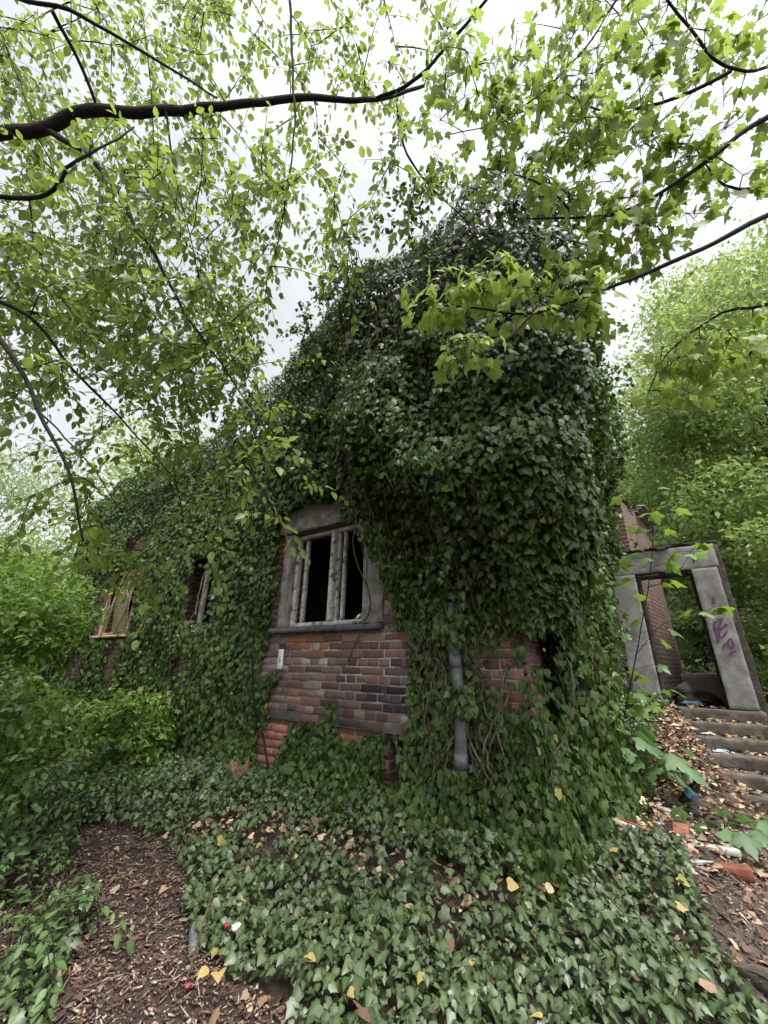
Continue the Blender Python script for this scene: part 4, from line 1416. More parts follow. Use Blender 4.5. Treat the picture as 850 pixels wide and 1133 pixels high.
# ---- maple on the right
tm = Tree()
foot = np.array([4.3, 0.9, 0.0])
tm.branch([foot - ZX * 0.2, foot + np.array([-0.05, 0.05, 1.8]), at(1250, 120, 2.3), at(1200, -200, 2.8), at(1150, -600, 3.2)], 0.17, 0.08, 0.03, 31, True, 12)
for k, (pts, r0, r1) in enumerate([
        ([(1250, 120, 2.3), (1000, 70, 2.2), (850, 130, 2.15), (790, 172, 2.15), (735, 210, 2.2), (690, 232, 2.2), (640, 240, 2.3), (585, 243, 2.4)], 0.032, 0.005),
        ([(1250, 120, 2.3), (1000, 160, 2.0), (850, 238, 1.95), (780, 275, 1.95), (715, 303, 2.0), (650, 328, 2.0), (590, 346, 2.05), (530, 342, 2.1), (478, 338, 2.15)], 0.030, 0.004),
        ([(1200, -200, 2.8), (950, 20, 2.4), (850, 75, 2.3), (812, 80, 2.25), (780, 55, 2.2), (740, 5, 2.2), (700, -60, 2.2)], 0.02, 0.006),
        ([(812, 80, 2.25), (770, 100, 2.3), (720, 115, 2.35), (670, 125, 2.4), (620, 105, 2.5)], 0.012, 0.003),
        ([(1200, -200, 2.8), (900, -160, 2.8), (720, -40, 2.7), (640, 60, 2.7), (560, 130, 2.7), (500, 150, 2.7)], 0.02, 0.003),
        ([(590, 346, 2.05), (560, 375, 2.0), (535, 392, 1.95)], 0.006, 0.002),
        ([(735, 210, 2.2), (720, 240, 2.2), (700, 250, 2.15)], 0.008, 0.003),
        ([(1000, 160, 2.0), (900, 300, 2.3), (850, 335, 2.4), (800, 345, 2.5), (740, 390, 2.6), (715, 432, 2.65)], 0.018, 0.003),
        ([(640, 240, 2.3), (600, 205, 2.4), (540, 185, 2.5)], 0.008, 0.003),
        ([(850, 210, 2.3), (800, 205, 2.3), (765, 160, 2.25)], 0.010, 0.003)]):
    tm.branch([at(*p) for p in pts], r0, r1, 0.025, 40 + k, True, 7)
tg = blob_targets([
    (600, 60, 130, 90, 56, 2.2, 3.2), (720, 70, 110, 90, 41, 2.0, 3.0), (810, 40, 60, 60, 14, 2.0, 2.8), (560, 150, 80, 60, 27, 2.3, 3.0), (660, 180, 80, 50, 32, 2.1, 2.8),
    (700, 250, 70, 40, 20, 2.0, 2.6), (560, 315, 75, 35, 25, 1.95, 2.4), (500, 320, 45, 30, 12, 2.0, 2.4), (640, 290, 40, 30, 12, 2.0, 2.4), (650, 345, 25, 18, 5, 1.9, 2.2),
    (520, 388, 25, 14, 6, 1.9, 2.1), (800, 170, 60, 60, 13, 2.1, 2.6), (790, 380, 60, 30, 22, 2.3, 2.9), (840, 380, 30, 40, 10, 2.3, 2.9), (760, 420, 40, 20, 6, 2.5, 2.8), (760, 215, 40, 30, 7, 2.1, 2.5)])
tg = tg[np.argsort([np.min(np.linalg.norm(tm.nodes - q, axis=1)) for q in tg])]
for k, q in enumerate(tg):
    p = tm.reach(q, 0.03, 0.005, 0.0014, 300 + k)
    if p is None:
        continue
    # opposite pairs and a bunch at the end, stalks drooping
    for b, cnt in ((p[-1], 5), (p[max(0, len(p) - 4)], 3), (p[max(0, len(p) - 7)], 2)):
        for _ in range(cnt):
            d = rdir(1)[0]
            d[2] = -0.15 - 0.25 * rng.random()
            st = b + np.outer(np.linspace(0, 0.05 + 0.06 * rng.random(), 3), norm(d))
            tm.wood.tube(st, 0.0011, 3)
            tip = norm(d * np.array([1, 1, 0.5]) + np.array([0, 0, -0.3 - 0.5 * rng.random()]))
            nn = norm(ZX + 0.7 * rdir(1)[0])
            put_leaves(tm.leaf, T_MAPLE, st[-1:], tip[None], nn[None], np.array([0.052 + 0.034 * rng.random()]), np.array([np.clip((0.85 if q[2] < 4.2 else 0.5) + 0.22 * rng.normal(), 0, 1)]))  # lower sprays get a lighter leaf colour so they look lit
mpl = thing('maple_tree', foot, 'maple with lobed yellow-green leaves whose thin branches reach in from the upper right', 'tree')
tm.wood.build('limbs', M['bark'], mpl, smooth=True)
tm.leaf.build('crown', M['leaf_maple'], mpl)


# ------------------------------------------------------------------ trees and shrubs behind
def clump_tree(name, label, cat, base, h, rad, n, leafmat, size, T=T_OVALS, trunk_r=0.14, crown_low=0.25, seed=0, group=None, lean=(0, 0), clumps=26):
    """tapered trunk, limbs to each leaf clump, leaves filling the clumps unevenly"""
    r = np.random.default_rng(seed)
    base = np.array([base[0], base[1], float(gz(base[0], base[1])) - 0.1])
    tr = Tree()
    topp = base + np.array([lean[0], lean[1], h * 0.8])
    mid = base + np.array([lean[0] * 0.4 + 0.1 * r.normal(), lean[1] * 0.4, h * 0.4])
    if trunk_r:
        tr.branch([base, mid, topp], trunk_r, trunk_r * 0.25, 0.06, seed, True, 8)
    else:
        tr.nodes = np.array([base])
    cs = []
    for k in range(clumps):
        f = crown_low + (1 - crown_low) * r.random() ** 0.8
        prof = (1 - ((f - 0.5) / 0.56) ** 2)
        prof = max(prof, 0.1) ** 0.5
        a = r.random() * 2 * pi
        rr = rad * prof * (0.45 + 0.55 * r.random() ** 0.5)
        c = base + np.array([lean[0] * f + rr * cos(a), lean[1] * f + rr * sin(a), h * f])
        cs.append((c, rad * (0.24 + 0.22 * r.random())))
        st = base + (topp - base) * min(0.95, max(0.04, f * 0.75))
        tr.branch([st, (st + c) / 2 + np.array([0, 0, 0.1 * rad]), c], max(0.006, trunk_r * 0.12), 0.004, 0.08, seed + k, False, 5)
    per = n // clumps
    for c, cr in cs:
        m = int(per * (0.6 + 0.8 * r.random()))
        d = norm(r.normal(size=(m, 3)))
        q = c + d * (cr * (0.35 + 0.75 * r.random(m) ** 0.6))[:, None] * np.array([1.15, 1.15, 0.75])
        stray = r.random(m) < 0.16
        q = q + stray[:, None] * d * cr * 0.5 * r.random((m, 1)) + 0.25 * cr * np.stack([fbm(q * 2.2 / max(rad, .4) * 1.5, seed + 9 + k, 2) for k in range(3)], -1)
        nn = norm(ZX * 0.7 + 0.4 * d + 0.9 * norm(r.normal(size=(m, 3))))
        tip = 0.7 * d + 1.2 * norm(r.normal(size=(m, 3))) - 0.35 * ZX
        put_leaves(tr.leaf, T, q, tip, nn, size * np.clip(1 + 0.3 * r.normal(size=m), 0.4, 1.7), np.clip(0.5 + 0.25 * r.normal() * 0.5 + 0.22 * r.normal(size=m), 0, 1))
    if 'shrub' in name:
        for k in range(70):
            c, cr = cs[r.integers(len(cs))]
            d = norm(r.normal(size=3) * np.array([1, 1, 0.5]) + np.array([0, 0, 0.7]))
            L = (0.25 + 0.45 * r.random()) * min(1.0, 0.45 + h * 0.25)
            st = c + d * cr * 0.6
            f = np.linspace(0, 1, 6)[:, None]
            p = st + d * L * f - ZX * f ** 2 * L * (0.25 + 0.4 * r.random())
            tr.wood.tube(p, np.linspace(0.004, 0.0015, 6), 4)
            tr.spray(p, T, size * 1.05, size * 0.62, 55, 0.4, 0.5, 0.65)
        m = n // 6                                   # leaves low down, down to the soil
        a = r.random(m) * 2 * pi
        rr = rad * 1.05 * np.sqrt(r.random(m))
        q = np.stack([base[0] + rr * np.cos(a), base[1] + rr * np.sin(a), 0 * a], -1)
        q[:, 2] = gz(q[:, 0], q[:, 1]) + 0.04 + 0.4 * h * r.random(m) ** 1.4
        put_leaves(tr.leaf, T, q, norm(r.normal(size=(m, 3)) - 0.2 * ZX), norm(ZX + 0.6 * r.normal(size=(m, 3))), size * np.clip(1 + 0.3 * r.normal(size=m), 0.4, 1.7), np.clip(0.4 + 0.22 * r.normal(size=m), 0, 1))
    th = thing(name, base, label, cat, group)
    if tr.wood.v:
        tr.wood.build('trunk' if trunk_r > 0.05 else 'stems', M['bark'], th, smooth=True)
    tr.leaf.build('crown' if trunk_r > 0.05 else 'foliage', leafmat, th)
    return th


def gp(px, d):
    """ground position under an image column at horizontal distance d"""
    x = (px - 425) / F * d * 0.97
    return (x, math.sqrt(max(d * d - 0, 0.1)) * 0.97)


clump_tree('broadleaf_tree', 'tall bright green tree filling the right edge beside the doorway', 'tree', (10.3, 8.6), 11.8, 2.8, 66000, M['leaf_bg'], 0.125, seed=201, crown_low=0.2, clumps=85)
clump_tree('broadleaf_tree', 'pale round tree seen between the ivy corner and the taller tree', 'tree', (12.8, 20), 13.0, 3.9, 32000, M['leaf_bg'], 0.23, seed=202, crown_low=0.15, clumps=60)
clump_tree('broadleaf_tree', 'green tree seen through the empty doorway', 'tree', (8.9, 11.4), 5.4, 2.2, 24000, M['leaf_pale'], 0.13, seed=203, crown_low=0.05, clumps=50)
clump_tree('broadleaf_tree', 'darker green tree low at the right edge behind the steps', 'tree', (8.3, 6.5), 4.6, 1.55, 24000, M['leaf_bg'], 0.105, seed=204, crown_low=0.08, clumps=26)
clump_tree('broadleaf_tree', 'tall tree rising over the right edge behind the maple branches', 'tree', (13.2, 10.6), 15, 4.0, 52000, M['leaf_bg'], 0.17, seed=205, crown_low=0.15, clumps=70)
clump_tree('broadleaf_tree', 'leafy tree closing the gap low between the brick wing and the tall right tree', 'tree', (9.5, 16.0), 7.5, 2.8, 26000, M['leaf_bg'], 0.17, seed=210, crown_low=0.08, clumps=50)
clump_tree('willow_tree', 'narrow-leaved tree, its leaf colour paled for haze, beyond the far end of the house', 'tree', (-12.5, 11.5), 8.0, 3.0, 15000, M['leaf_pale'], 0.17, T_THIN, seed=206, crown_low=0.1, clumps=36)
clump_tree('broadleaf_tree', 'light green tree rising behind the left end of the house', 'tree', (-8.2, 12.5), 8.8, 2.9, 13000, M['leaf_bg'], 0.14, seed=207, crown_low=0.3, clumps=34)
clump_tree('willow_tree', 'pale tree at the left edge half hidden by the shrubs', 'tree', (-13, 7.2), 6.2, 2.6, 10000, M['leaf_pale'], 0.15, T_THIN, seed=208, crown_low=0.05, clumps=30)
clump_tree('birch_tree', 'thin fine-leaved tree against the sky behind the ivy top', 'tree', (4.5, 16), 12.5, 2.3, 5000, M['leaf_low'], 0.11, seed=209, crown_low=0.45, clumps=30)

# shrubs along the left
clump_tree('leafy_shrub', 'tall light green shrub at the left edge beyond the path', 'shrub', (-5.6, 5.3), 2.9, 1.25, 15000, M['leaf_shrub'], 0.078, T_OVAL, 0.03, 0.05, 221, 'shrubs along the left of the path', clumps=26)
clump_tree('leafy_shrub', 'light green shrub between the left edge and the wall end', 'shrub', (-8.1, 7.6), 3.6, 1.4, 13000, M['leaf_shrub'], 0.09, T_OVAL, 0.03, 0.05, 222, 'shrubs along the left of the path', clumps=26)
clump_tree('leafy_shrub', 'dark green shrub overhanging the bark path at the left', 'shrub', (-4.1, 4.3), 1.2, 0.8, 7500, M['leaf_shrub'], 0.062, T_OVAL, 0.02, 0.08, 223, 'shrubs along the left of the path', clumps=22)
clump_tree('leafy_shrub', 'distant light green bush past the far end of the overgrown wall', 'shrub', (-9.4, 11.2), 2.4, 1.5, 7000, M['leaf_shrub'], 0.1, T_OVAL, 0.02, 0.05, 231, 'shrubs along the left of the path', clumps=22)
clump_tree('leafy_shrub', 'tall loose dark green shrub at the left edge nearest the camera', 'shrub', (-3.05, 3.15), 1.35, 0.5, 3600, M['leaf_low'], 0.06, T_OVAL, 0.02, 0.05, 229, 'shrubs along the left of the path', clumps=20)
clump_tree('leafy_shrub', 'low bright shrub in front of the wall below the left windows', 'shrub', WF(4.8, 0, 0.5)[:2], 0.9, 0.5, 2600, M['leaf_shrub'], 0.062, T_OVAL, 0.015, 0.1, 224, clumps=22)
clump_tree('leafy_shrub', 'low shrub at the foot of the wall under the blind', 'shrub', WF(7.2, 0, 0.6)[:2], 0.75, 0.6, 3000, M['leaf_low'], 0.062, T_OVAL, 0.015, 0.1, 225, clumps=22)
clump_tree('leafy_shrub', 'bushy shrub at the far end of the overgrown wall', 'shrub', WF(9.3, 0, 0.9)[:2], 0.85, 0.75, 3400, M['leaf_shrub'], 0.065, T_OVAL, 0.015, 0.1, 226, clumps=22)
clump_tree('leafy_shrub', 'dark undergrowth shrub at the right edge beside the steps', 'shrub', WD(2.7, 0, -0.4)[:2], 1.3, 0.6, 6000, M['leaf_shrub'], 0.07, T_OVAL, 0.02, 0.05, 227, clumps=20)
clump_tree('leafy_shrub', 'pale leafy shrub added beyond the low wall to brighten the doorway view', 'shrub', WD(1.6, 0, 3.6)[:2], 2.9, 0.85, 7000, M['leaf_pale'], 0.09, T_OVAL, 0.02, 0.05, 230, clumps=24)  # added with pale leaves to brighten the dark foliage behind the doorway
clump_tree('leafy_shrub', 'tangled shrub behind the right pillar of the doorway', 'shrub', WD(3.3, 0, 1.2)[:2], 2.4, 0.95, 7000, M['leaf_bg'], 0.085, T_OVAL, 0.03, 0.05, 228, clumps=24)


# low plants in the near left corner
def low_plant(name, label, foot, reach, cnt, n_leaf, size, mat, T, seed, h=0.5, group=None):
    r = np.random.default_rng(seed)
    tr = Tree()
    foot = np.array([foot[0], foot[1], float(gz(foot[0], foot[1]))])
    for k in range(cnt):
        a = r.random() * 2 * pi
        L = reach * (0.5 + 0.6 * r.random())
        p = spline([foot + 0.08 * np.array([cos(a), sin(a), -0.1]), foot + np.array([cos(a) * L * 0.35, sin(a) * L * 0.35, h * (0.6 + 0.5 * r.random())]), foot + np.array([cos(a) * L * 0.75, sin(a) * L * 0.75, h * (0.6 + 0.4 * r.random())]), foot + np.array([cos(a) * L, sin(a) * L, h * (0.2 + 0.4 * r.random())])], 0.05, 0.02, seed + k)
        tr.wood.tube(p, np.linspace(0.004, 0.0015, len(p)), 4)
        tr.spray(p[len(p) // 4:], T, size, reach / n_leaf, 60, 0.25, 0.35, 0.5)
    th = thing(name, foot, label, 'plant', group)
    tr.wood.build('stems', M['bark'], th)
    tr.leaf.build('foliage', mat, th)


for q, lb, rc, ct, hh, sd in (
        ((20, 1000), 'dark bramble in the near left corner beside the bark path', 0.6, 20, 0.36, 241),
        ((50, 935), 'bramble under the left shrub where the bark path ends', 0.7, 22, 0.5, 242),
        ((5, 1090), 'bramble at the left edge nearest the camera', 0.5, 18, 0.28, 243),
        ((-40, 960), 'bramble half out of the picture at the left edge', 0.7, 20, 0.6, 244),
        ((110, 900), 'low bramble closing off the far end of the bark path', 0.6, 20, 0.35, 245)):
    low_plant('bramble', lb, hit(*q), rc, ct, 17, 0.048, M['leaf_low'], T_OVAL, sd, hh)


# maple saplings by the steps
def sapling(label, stem, nleaf, size, seed, tiers=None, shoots=(), mat='leaf_sap'):
    r = np.random.default_rng(seed)
    tr = Tree()
    p = spline(stem, 0.05, 0.015, seed)
    tr.wood.tube(p, np.linspace(0.008, 0.003, len(p)), 6)
    for k in range(nleaf):
        f = (tiers[k % len(tiers)] if tiers else 0.25 + 0.75 * (k / max(1, nleaf - 1))) + 0.03 * r.normal()
        b = p[int(np.clip(f, 0, 1) * (len(p) - 1))]
        a = k * 2.4 + r.random()
        L = 0.14 + 0.16 * r.random()
        d = np.array([cos(a), sin(a), 0.25 + 0.25 * r.random()])
        st = b + np.outer(np.linspace(0, L, 5), d) - ZX * (np.linspace(0, 1, 5)[:, None] ** 2) * 0.1 * L
        tr.wood.tube(st, 0.002, 4)
        tip = norm(np.array([cos(a), sin(a), -0.25 - 0.3 * r.random()]))
        put_leaves(tr.leaf, T_MAPLE, st[-1:], tip[None], norm(ZX + 0.25 * r.normal(size=3))[None], np.array([size * (0.75 + 0.5 * r.random())]), np.array([np.clip(0.35 + 0.5 * f + 0.15 * r.normal(), 0, 1)]))
    for sh, cnt in shoots:
        q = spline(sh, 0.05, 0.01, seed + 7)
        tr.wood.tube(q, np.linspace(0.004, 0.002, len(q)), 5)
        for c in range(cnt):
            a = c * 2.1 + r.random()
            st = q[-1 - (c % 3) * 2] + np.outer(np.linspace(0, 0.09 + 0.08 * r.random(), 4), [cos(a), sin(a), 0.12])
            tr.wood.tube(st, 0.0016, 4)
            put_leaves(tr.leaf, T_MAPLE, st[-1:], norm(np.array([cos(a), sin(a), -0.35]))[None], norm(ZX + 0.25 * r.normal(size=3))[None], np.array([size * (0.8 + 0.4 * r.random())]), np.array([0.8 + 0.2 * r.random()]))
    th = thing('maple_sapling', stem[0], label, 'sapling')
    tr.wood.build('stem', M['bark'], th, smooth=True)
    tr.leaf.build('foliage', M[mat], th)


sapling('tall thin maple sapling standing before the doorway', [at(682, 830, 4.25), at(694, 775, 4.3), at(708, 700, 4.35), at(722, 615, 4.4), at(717, 540, 4.5)], 34, 0.15, 251, [0.2, 0.28, 0.42, 0.62, 0.7, 0.85, 0.97],
        shoots=[([at(703, 725, 4.33), at(735, 690, 4.35), at(762, 684, 4.35), at(790, 672, 4.35)], 7), ([at(716, 650, 4.4), at(745, 640, 4.4), at(765, 610, 4.4), at(775, 600, 4.4)], 6), ([at(690, 800, 4.3), at(715, 780, 4.2), at(735, 765, 4.15)], 6)])
b = hit(735, 880)
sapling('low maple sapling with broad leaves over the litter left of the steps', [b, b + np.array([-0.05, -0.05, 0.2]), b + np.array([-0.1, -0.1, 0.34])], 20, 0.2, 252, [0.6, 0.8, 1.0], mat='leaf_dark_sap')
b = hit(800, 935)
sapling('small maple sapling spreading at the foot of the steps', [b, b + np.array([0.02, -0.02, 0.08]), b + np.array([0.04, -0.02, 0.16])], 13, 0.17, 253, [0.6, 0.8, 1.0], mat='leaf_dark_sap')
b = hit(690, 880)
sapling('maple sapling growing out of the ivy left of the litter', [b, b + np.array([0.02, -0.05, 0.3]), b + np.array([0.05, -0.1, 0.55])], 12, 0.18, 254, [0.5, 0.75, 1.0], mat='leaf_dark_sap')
# bare stems
p = hit(302, 880)
mb = MB()
mb.tube(spline([p - ZX * 0.05, at(292, 820, 4.2), at(281, 775, 4.25), at(279, 720, 4.3)], 0.05, 0.01), np.linspace(0.012, 0.004, 1)[0], 6)
tag(mb.build('bare_stem', M['bark']), 'thin dark bare stem leaning against the ivy left of the window', 'stem')
p = hit(203, 1095)
mb = MB()
mb.tube(spline([p, p + np.array([0.03, 0.05, 0.2]), p + np.array([0.07, 0.08, 0.42])], 0.04, 0.01), 0.005, 5)
tag(mb.build('dry_stalk', M['stumpwood']), 'pale dry stalk standing at the edge of the bark path', 'stalk')
p = hit(660, 890)
mb = MB()
mb.tube(spline([p + ZX * 0.05, p + np.array([0.12, -0.02, 0.14]), p + np.array([0.3, 0.0, 0.3])], 0.04, 0.01), 0.006, 5)
tag(mb.build('fallen_twig', M['bark']), 'dark twig leaning out of the ivy below the sapling leaves', 'twig')

# stump in the ivy
p = hit(262, 872)
st = thing('tree_stump', p, 'broken brown tree stump half buried in ivy left of the window', 'stump')
mb = MB()
ang = np.arange(14) / 14 * 2 * pi
V_ = []
for k, (z, rr) in enumerate(((-0.1, 0.13), (0.05, 0.11), (0.14, 0.095), (0.2, 0.09))):
    rad = rr * (1 + 0.12 * np.sin(ang * 3 + k) + 0.06 * rng.normal(size=14))
    zz_ = z + (0.05 * rng.normal(size=14) if k == 3 else 0)
    V_.append(np.stack([p[0] + rad * np.cos(ang), p[1] + rad * np.sin(ang), p[2] + zz_ + 0 * ang], -1))
V_ = np.concatenate(V_ + [[[p[0], p[1], p[2] + 0.11]]])
f = [[a * 14 + b, a * 14 + (b + 1) % 14, (a + 1) * 14 + (b + 1) % 14, (a + 1) * 14 + b] for a in range(3) for b in range(14)] + [[42 + b, 42 + (b + 1) % 14, 56] for b in range(14)]
mb.add(V_, f)
mb.build('trunk', M['stumpwood'], st)


# ------------------------------------------------------------------ rubbish beside the steps
def crumple(name, label, cat, pos, size, col, seed, squash=(1, 1, 0.5), amp=0.45, col2=None):
    mb = MB()
    n, m = 12, 9
    th_, ph_ = np.meshgrid(np.arange(n) / n * 2 * pi, np.linspace(0.02, pi - 0.02, m))
    d = np.stack([np.sin(ph_) * np.cos(th_), np.sin(ph_) * np.sin(th_), np.cos(ph_)], -1).reshape(-1, 3)
    r = 0.8 + 1.3 * amp * fbm(d * 2.2 + seed * 3.7, seed, 3) + 0.35 * amp * np.random.default_rng(seed).normal(size=len(d))
    r = np.maximum(r, 0.25)
    col = tuple(k * 0.62 for k in col)
    P = np.asarray(pos) + np.array([0, 0, size * squash[2] * 0.6]) + d * r[:, None] * size * np.array(squash)
    q = (np.arange(m - 1)[:, None] * n + np.arange(n)[None])
    qn = (np.arange(m - 1)[:, None] * n + (np.arange(n)[None] + 1) % n)
    c = np.tile(np.array(col), (len(P), 1))
    if col2:
        c = np.where((fbm(d * 2 + seed, seed + 5, 2) > 0.1)[:, None], np.array(col2), c)
    mb.add(P, np.stack([q, q + n, qn + n, qn], -1).reshape(-1, 4), c)
    mb.f.append(np.arange(n)[None] + 0)
    mb.f.append((np.arange(n)[None, ::-1]) + (m - 1) * n)
    return tag(mb.build(name, M['scrap']), label, cat)


def slab(name, label, cat, pos, yaw, size, mat, col=None, tilt=0.0, seed=1, amp=0.006):
    mb = MB()
    ax = np.array([cos(yaw) * cos(tilt), sin(yaw) * cos(tilt), sin(tilt)])
    ay = np.array([-sin(yaw), cos(yaw), 0])
    az_ = np.cross(ax, ay)
    o = np.asarray(pos) - ax * size[0] / 2 - ay * size[1] / 2
    mb.rough_box(o, ax, ay, az_, size, (max(2, int(size[0] / 0.04)), max(2, int(size[1] / 0.04)), 2), amp, 9, seed, 0.008, np.tile(np.array(col), (1, 1)) if col is not None else None)
    if col is not None:
        mb.c[-1][:, :3] = col
    return tag(mb.build(name, mat), label, cat)


def bottle(name, label, pos, axis, L, r, body_mat, band=None, cap=None):
    p = np.asarray(pos, float)
    th = thing(name, p, label, 'bottle')
    axis = norm(np.asarray(axis, float))
    prof = [(0.001, 0), (r * 0.9, 0.0), (r, 0.06 * L), (r, 0.35 * L), (r * 0.94, 0.4 * L), (r, 0.45 * L), (r, 0.62 * L), (r * 0.8, 0.74 * L), (r * 0.4, 0.88 * L), (r * 0.36, 0.95 * L), (0.001, 0.95 * L)]
    mb = MB()
    mb.lathe(p + ZX * r, axis, prof)
    mb.build('body', body_mat, th, smooth=True)
    if band:
        mb = MB()
        mb.lathe(p + ZX * r, axis, [(r * 1.02, 0.36 * L), (r * 1.03, 0.38 * L), (r * 1.03, 0.6 * L), (r * 1.02, 0.62 * L)], col=np.array([band]))
        mb.c[-1][:, :3] = band
        mb.build('wrapper', M['scrap'], th, smooth=True)
    mb = MB()
    mb.lathe(p + ZX * r, axis, [(0.001, 0.955 * L), (r * 0.44, 0.955 * L), (r * 0.44, L), (0.001, L)])
    mb.c[-1][:, :3] = cap or (0.7, 0.7, 0.7)
    mb.build('cap', M['scrap'], th)


bottle('plastic_bottle', 'dark bottle with a blue band lying in the litter by the lowest steps', hit(757, 897), (0.35, -0.5, 0.75), 0.3, 0.045, M['cola'], (0.12, 0.36, 0.62), (0.3, 0.33, 0.36))
bottle('plastic_bottle', 'clear flattened bottle at the edge of the bark path', hit(213, 1065), (-0.3, 0.6, 0.25), 0.2, 0.028, M['clear'], None, (0.7, 0.72, 0.72))
bottle('plastic_bottle', 'clear bottle standing right of the dark bottle', hit(770, 905), (0.1, -0.2, 0.9), 0.2, 0.035, M['clear'], None, (0.75, 0.75, 0.72))
slab('carton', 'white carton with a red stripe sticking out of the ivy', 'carton', hit(712, 935) + ZX * 0.05, -0.5, (0.34, 0.08, 0.05), M['scrap'], (0.42, 0.39, 0.36), -0.22, 3)
o = bpy.context.scene.objects['carton']
mb = MB()
yaw, tl_ = -0.5, -0.22
axx = np.array([cos(yaw) * cos(tl_), sin(yaw) * cos(tl_), sin(tl_)])
ayy = np.array([-sin(yaw), cos(yaw), 0])
azz = np.cross(axx, ayy)
cp = hit(712, 935) + ZX * 0.05
mb.box(cp - axx * 0.16 - ayy * 0.018 + azz * 0.056, axx, ayy, azz, (0.3, 0.028, 0.003))
mb.c[-1][:, :3] = (0.4, 0.05, 0.05)
mb.build('stripe', M['scrap'], o)
slab('plank', 'long grey weathered plank across the litter left of the steps', 'plank', hit(712, 900) + ZX * 0.06, -0.55, (0.5, 0.07, 0.025), M['wood'], None, -0.1, 4)
slab('plank', 'short pale board beside the white tube', 'plank', hit(742, 940) + ZX * 0.02, -0.1, (0.3, 0.05, 0.02), M['wood'], None, 0.0, 5)
slab('white_tube', 'grubby white tube of plastic lying by the red brick', 'tube', hit(797, 948) + ZX * 0.02, -0.25, (0.26, 0.05, 0.045), M['scrap'], (0.36, 0.34, 0.31), -0.05, 6, 0.01)
slab('loose_brick', 'red brick lying at the edge of the trodden path', 'brick', hit(815, 972) + ZX * 0.0, -0.6, (0.2, 0.11, 0.07), M['brickpiece'], (0.2, 0.075, 0.05), 0.1, 7, 0.008)
slab('loose_brick', 'broken brick in the litter below the dark bottle', 'brick', hit(755, 928), 0.9, (0.14, 0.1, 0.07), M['brickpiece'], (0.24, 0.09, 0.06), 0.3, 8, 0.012)
slab('loose_brick', 'brown brick among leaves left of the bottle', 'brick', hit(706, 868), 0.3, (0.14, 0.1, 0.07), M['brickpiece'], (0.19, 0.08, 0.055), 0.2, 9, 0.012)
slab('paving_stone', 'flat grey stone sunk into the trodden path at the right edge', 'stone', hit(848, 1075) - ZX * 0.03, 0.4, (0.34, 0.26, 0.06), M['trodden'], None, 0.0, 10, 0.02)
crumple('crumpled_paper', 'crumpled white paper on the lowest visible step', 'paper', WD(1.12, 1.03 - RISE * 5, -TREAD * 5 + 0.08), 0.07, (0.74, 0.75, 0.77), 1, (1.2, 1, 0.7))
crumple('crumpled_paper', 'white lump of foam among the litter below the steps', 'foam', hit(768, 936), 0.05, (0.68, 0.66, 0.6), 2)
crumple('crumpled_paper', 'white packet on the upper steps among dry leaves', 'packet', WD(1.12, 1.03 - RISE * 2, -TREAD * 2 + 0.08), 0.07, (0.72, 0.7, 0.68), 3, (1.5, 0.7, 0.4))
crumple('wrapper', 'pale blue wrapper on the middle step', 'wrapper', WD(1.2, 1.03 - RISE * 3, -TREAD * 3 + 0.08), 0.09, (0.28, 0.5, 0.6), 4, (1.3, 0.8, 0.25), 0.5, (0.5, 0.62, 0.66))
crumple('plastic_bag', 'crumpled dark red bag on the leaf slope above the broad sapling leaves', 'bag', hit(716, 846), 0.1, (0.3, 0.03, 0.04), 5, (1, 1, 0.8), 0.6, (0.12, 0.03, 0.03))
crumple('wrapper', 'reddish wrapper beside the top steps', 'wrapper', WD(0.98, float(gz(*WD(0.98, 0, -0.5)[:2])) + 0.02, -0.5), 0.07, (0.38, 0.12, 0.09), 6, (1.2, 1, 0.5), 0.5, (0.55, 0.45, 0.4))
crumple('crumpled_paper', 'white scrap among the fallen leaves in front of the wall', 'paper', hit(331, 930) + ZX * 0.05, 0.035, (0.7, 0.72, 0.75), 7)
crumple('crumpled_paper', 'white and blue scrap at the ivy edge by the path', 'paper', hit(222, 1014) + ZX * 0.07, 0.04, (0.68, 0.7, 0.74), 8, (1, 1, 0.6), 0.5, (0.3, 0.4, 0.6))
crumple('crumpled_paper', 'small white scrap in the ivy beside the red cap', 'paper', hit(258, 1055) + ZX * 0.1, 0.035, (0.66, 0.64, 0.6), 9)
crumple('bottle_cap', 'tiny red cap in the ivy beside the path', 'cap', hit(247, 1052) + ZX * 0.1, 0.02, (0.42, 0.03, 0.04), 10, (1, 1, 0.5), 0.1)
crumple('bottle_cap', 'red scrap lying on the bark chips near the stalk', 'scrap', hit(208, 1100) + ZX * 0.02, 0.022, (0.5, 0.09, 0.1), 11, (1.4, 1, 0.3), 0.3)
crumple('plastic_bag', 'black scrap of plastic in the ivy at the lower right', 'bag', hit(762, 998) + ZX * 0.06, 0.055, (0.012, 0.012, 0.014), 12, (1, 1, 0.7), 0.5)
crumple('plastic_sheet', 'turquoise shreds of plastic on the doorway landing', 'plastic', WD(1.05, 1.04, 0.25), 0.16, (0.05, 0.25, 0.26), 13, (1.3, 0.7, 0.28), 0.7, (0.03, 0.05, 0.09))
crumple('rubble_heap', 'dark heap of rubble filling the doorway landing', 'rubble', WD(1.0, 1.03, 1.1), 0.36, (0.05, 0.045, 0.045), 14, (1.1, 1.2, 0.5), 0.6, (0.16, 0.13, 0.11))
crumple('aluminium_can', 'flattened silver can beside the short pale board', 'can', hit(757, 952) + ZX * 0.01, 0.045, (0.5, 0.51, 0.53), 15, (1.5, 0.8, 0.6), 0.2, (0.2, 0.25, 0.4))

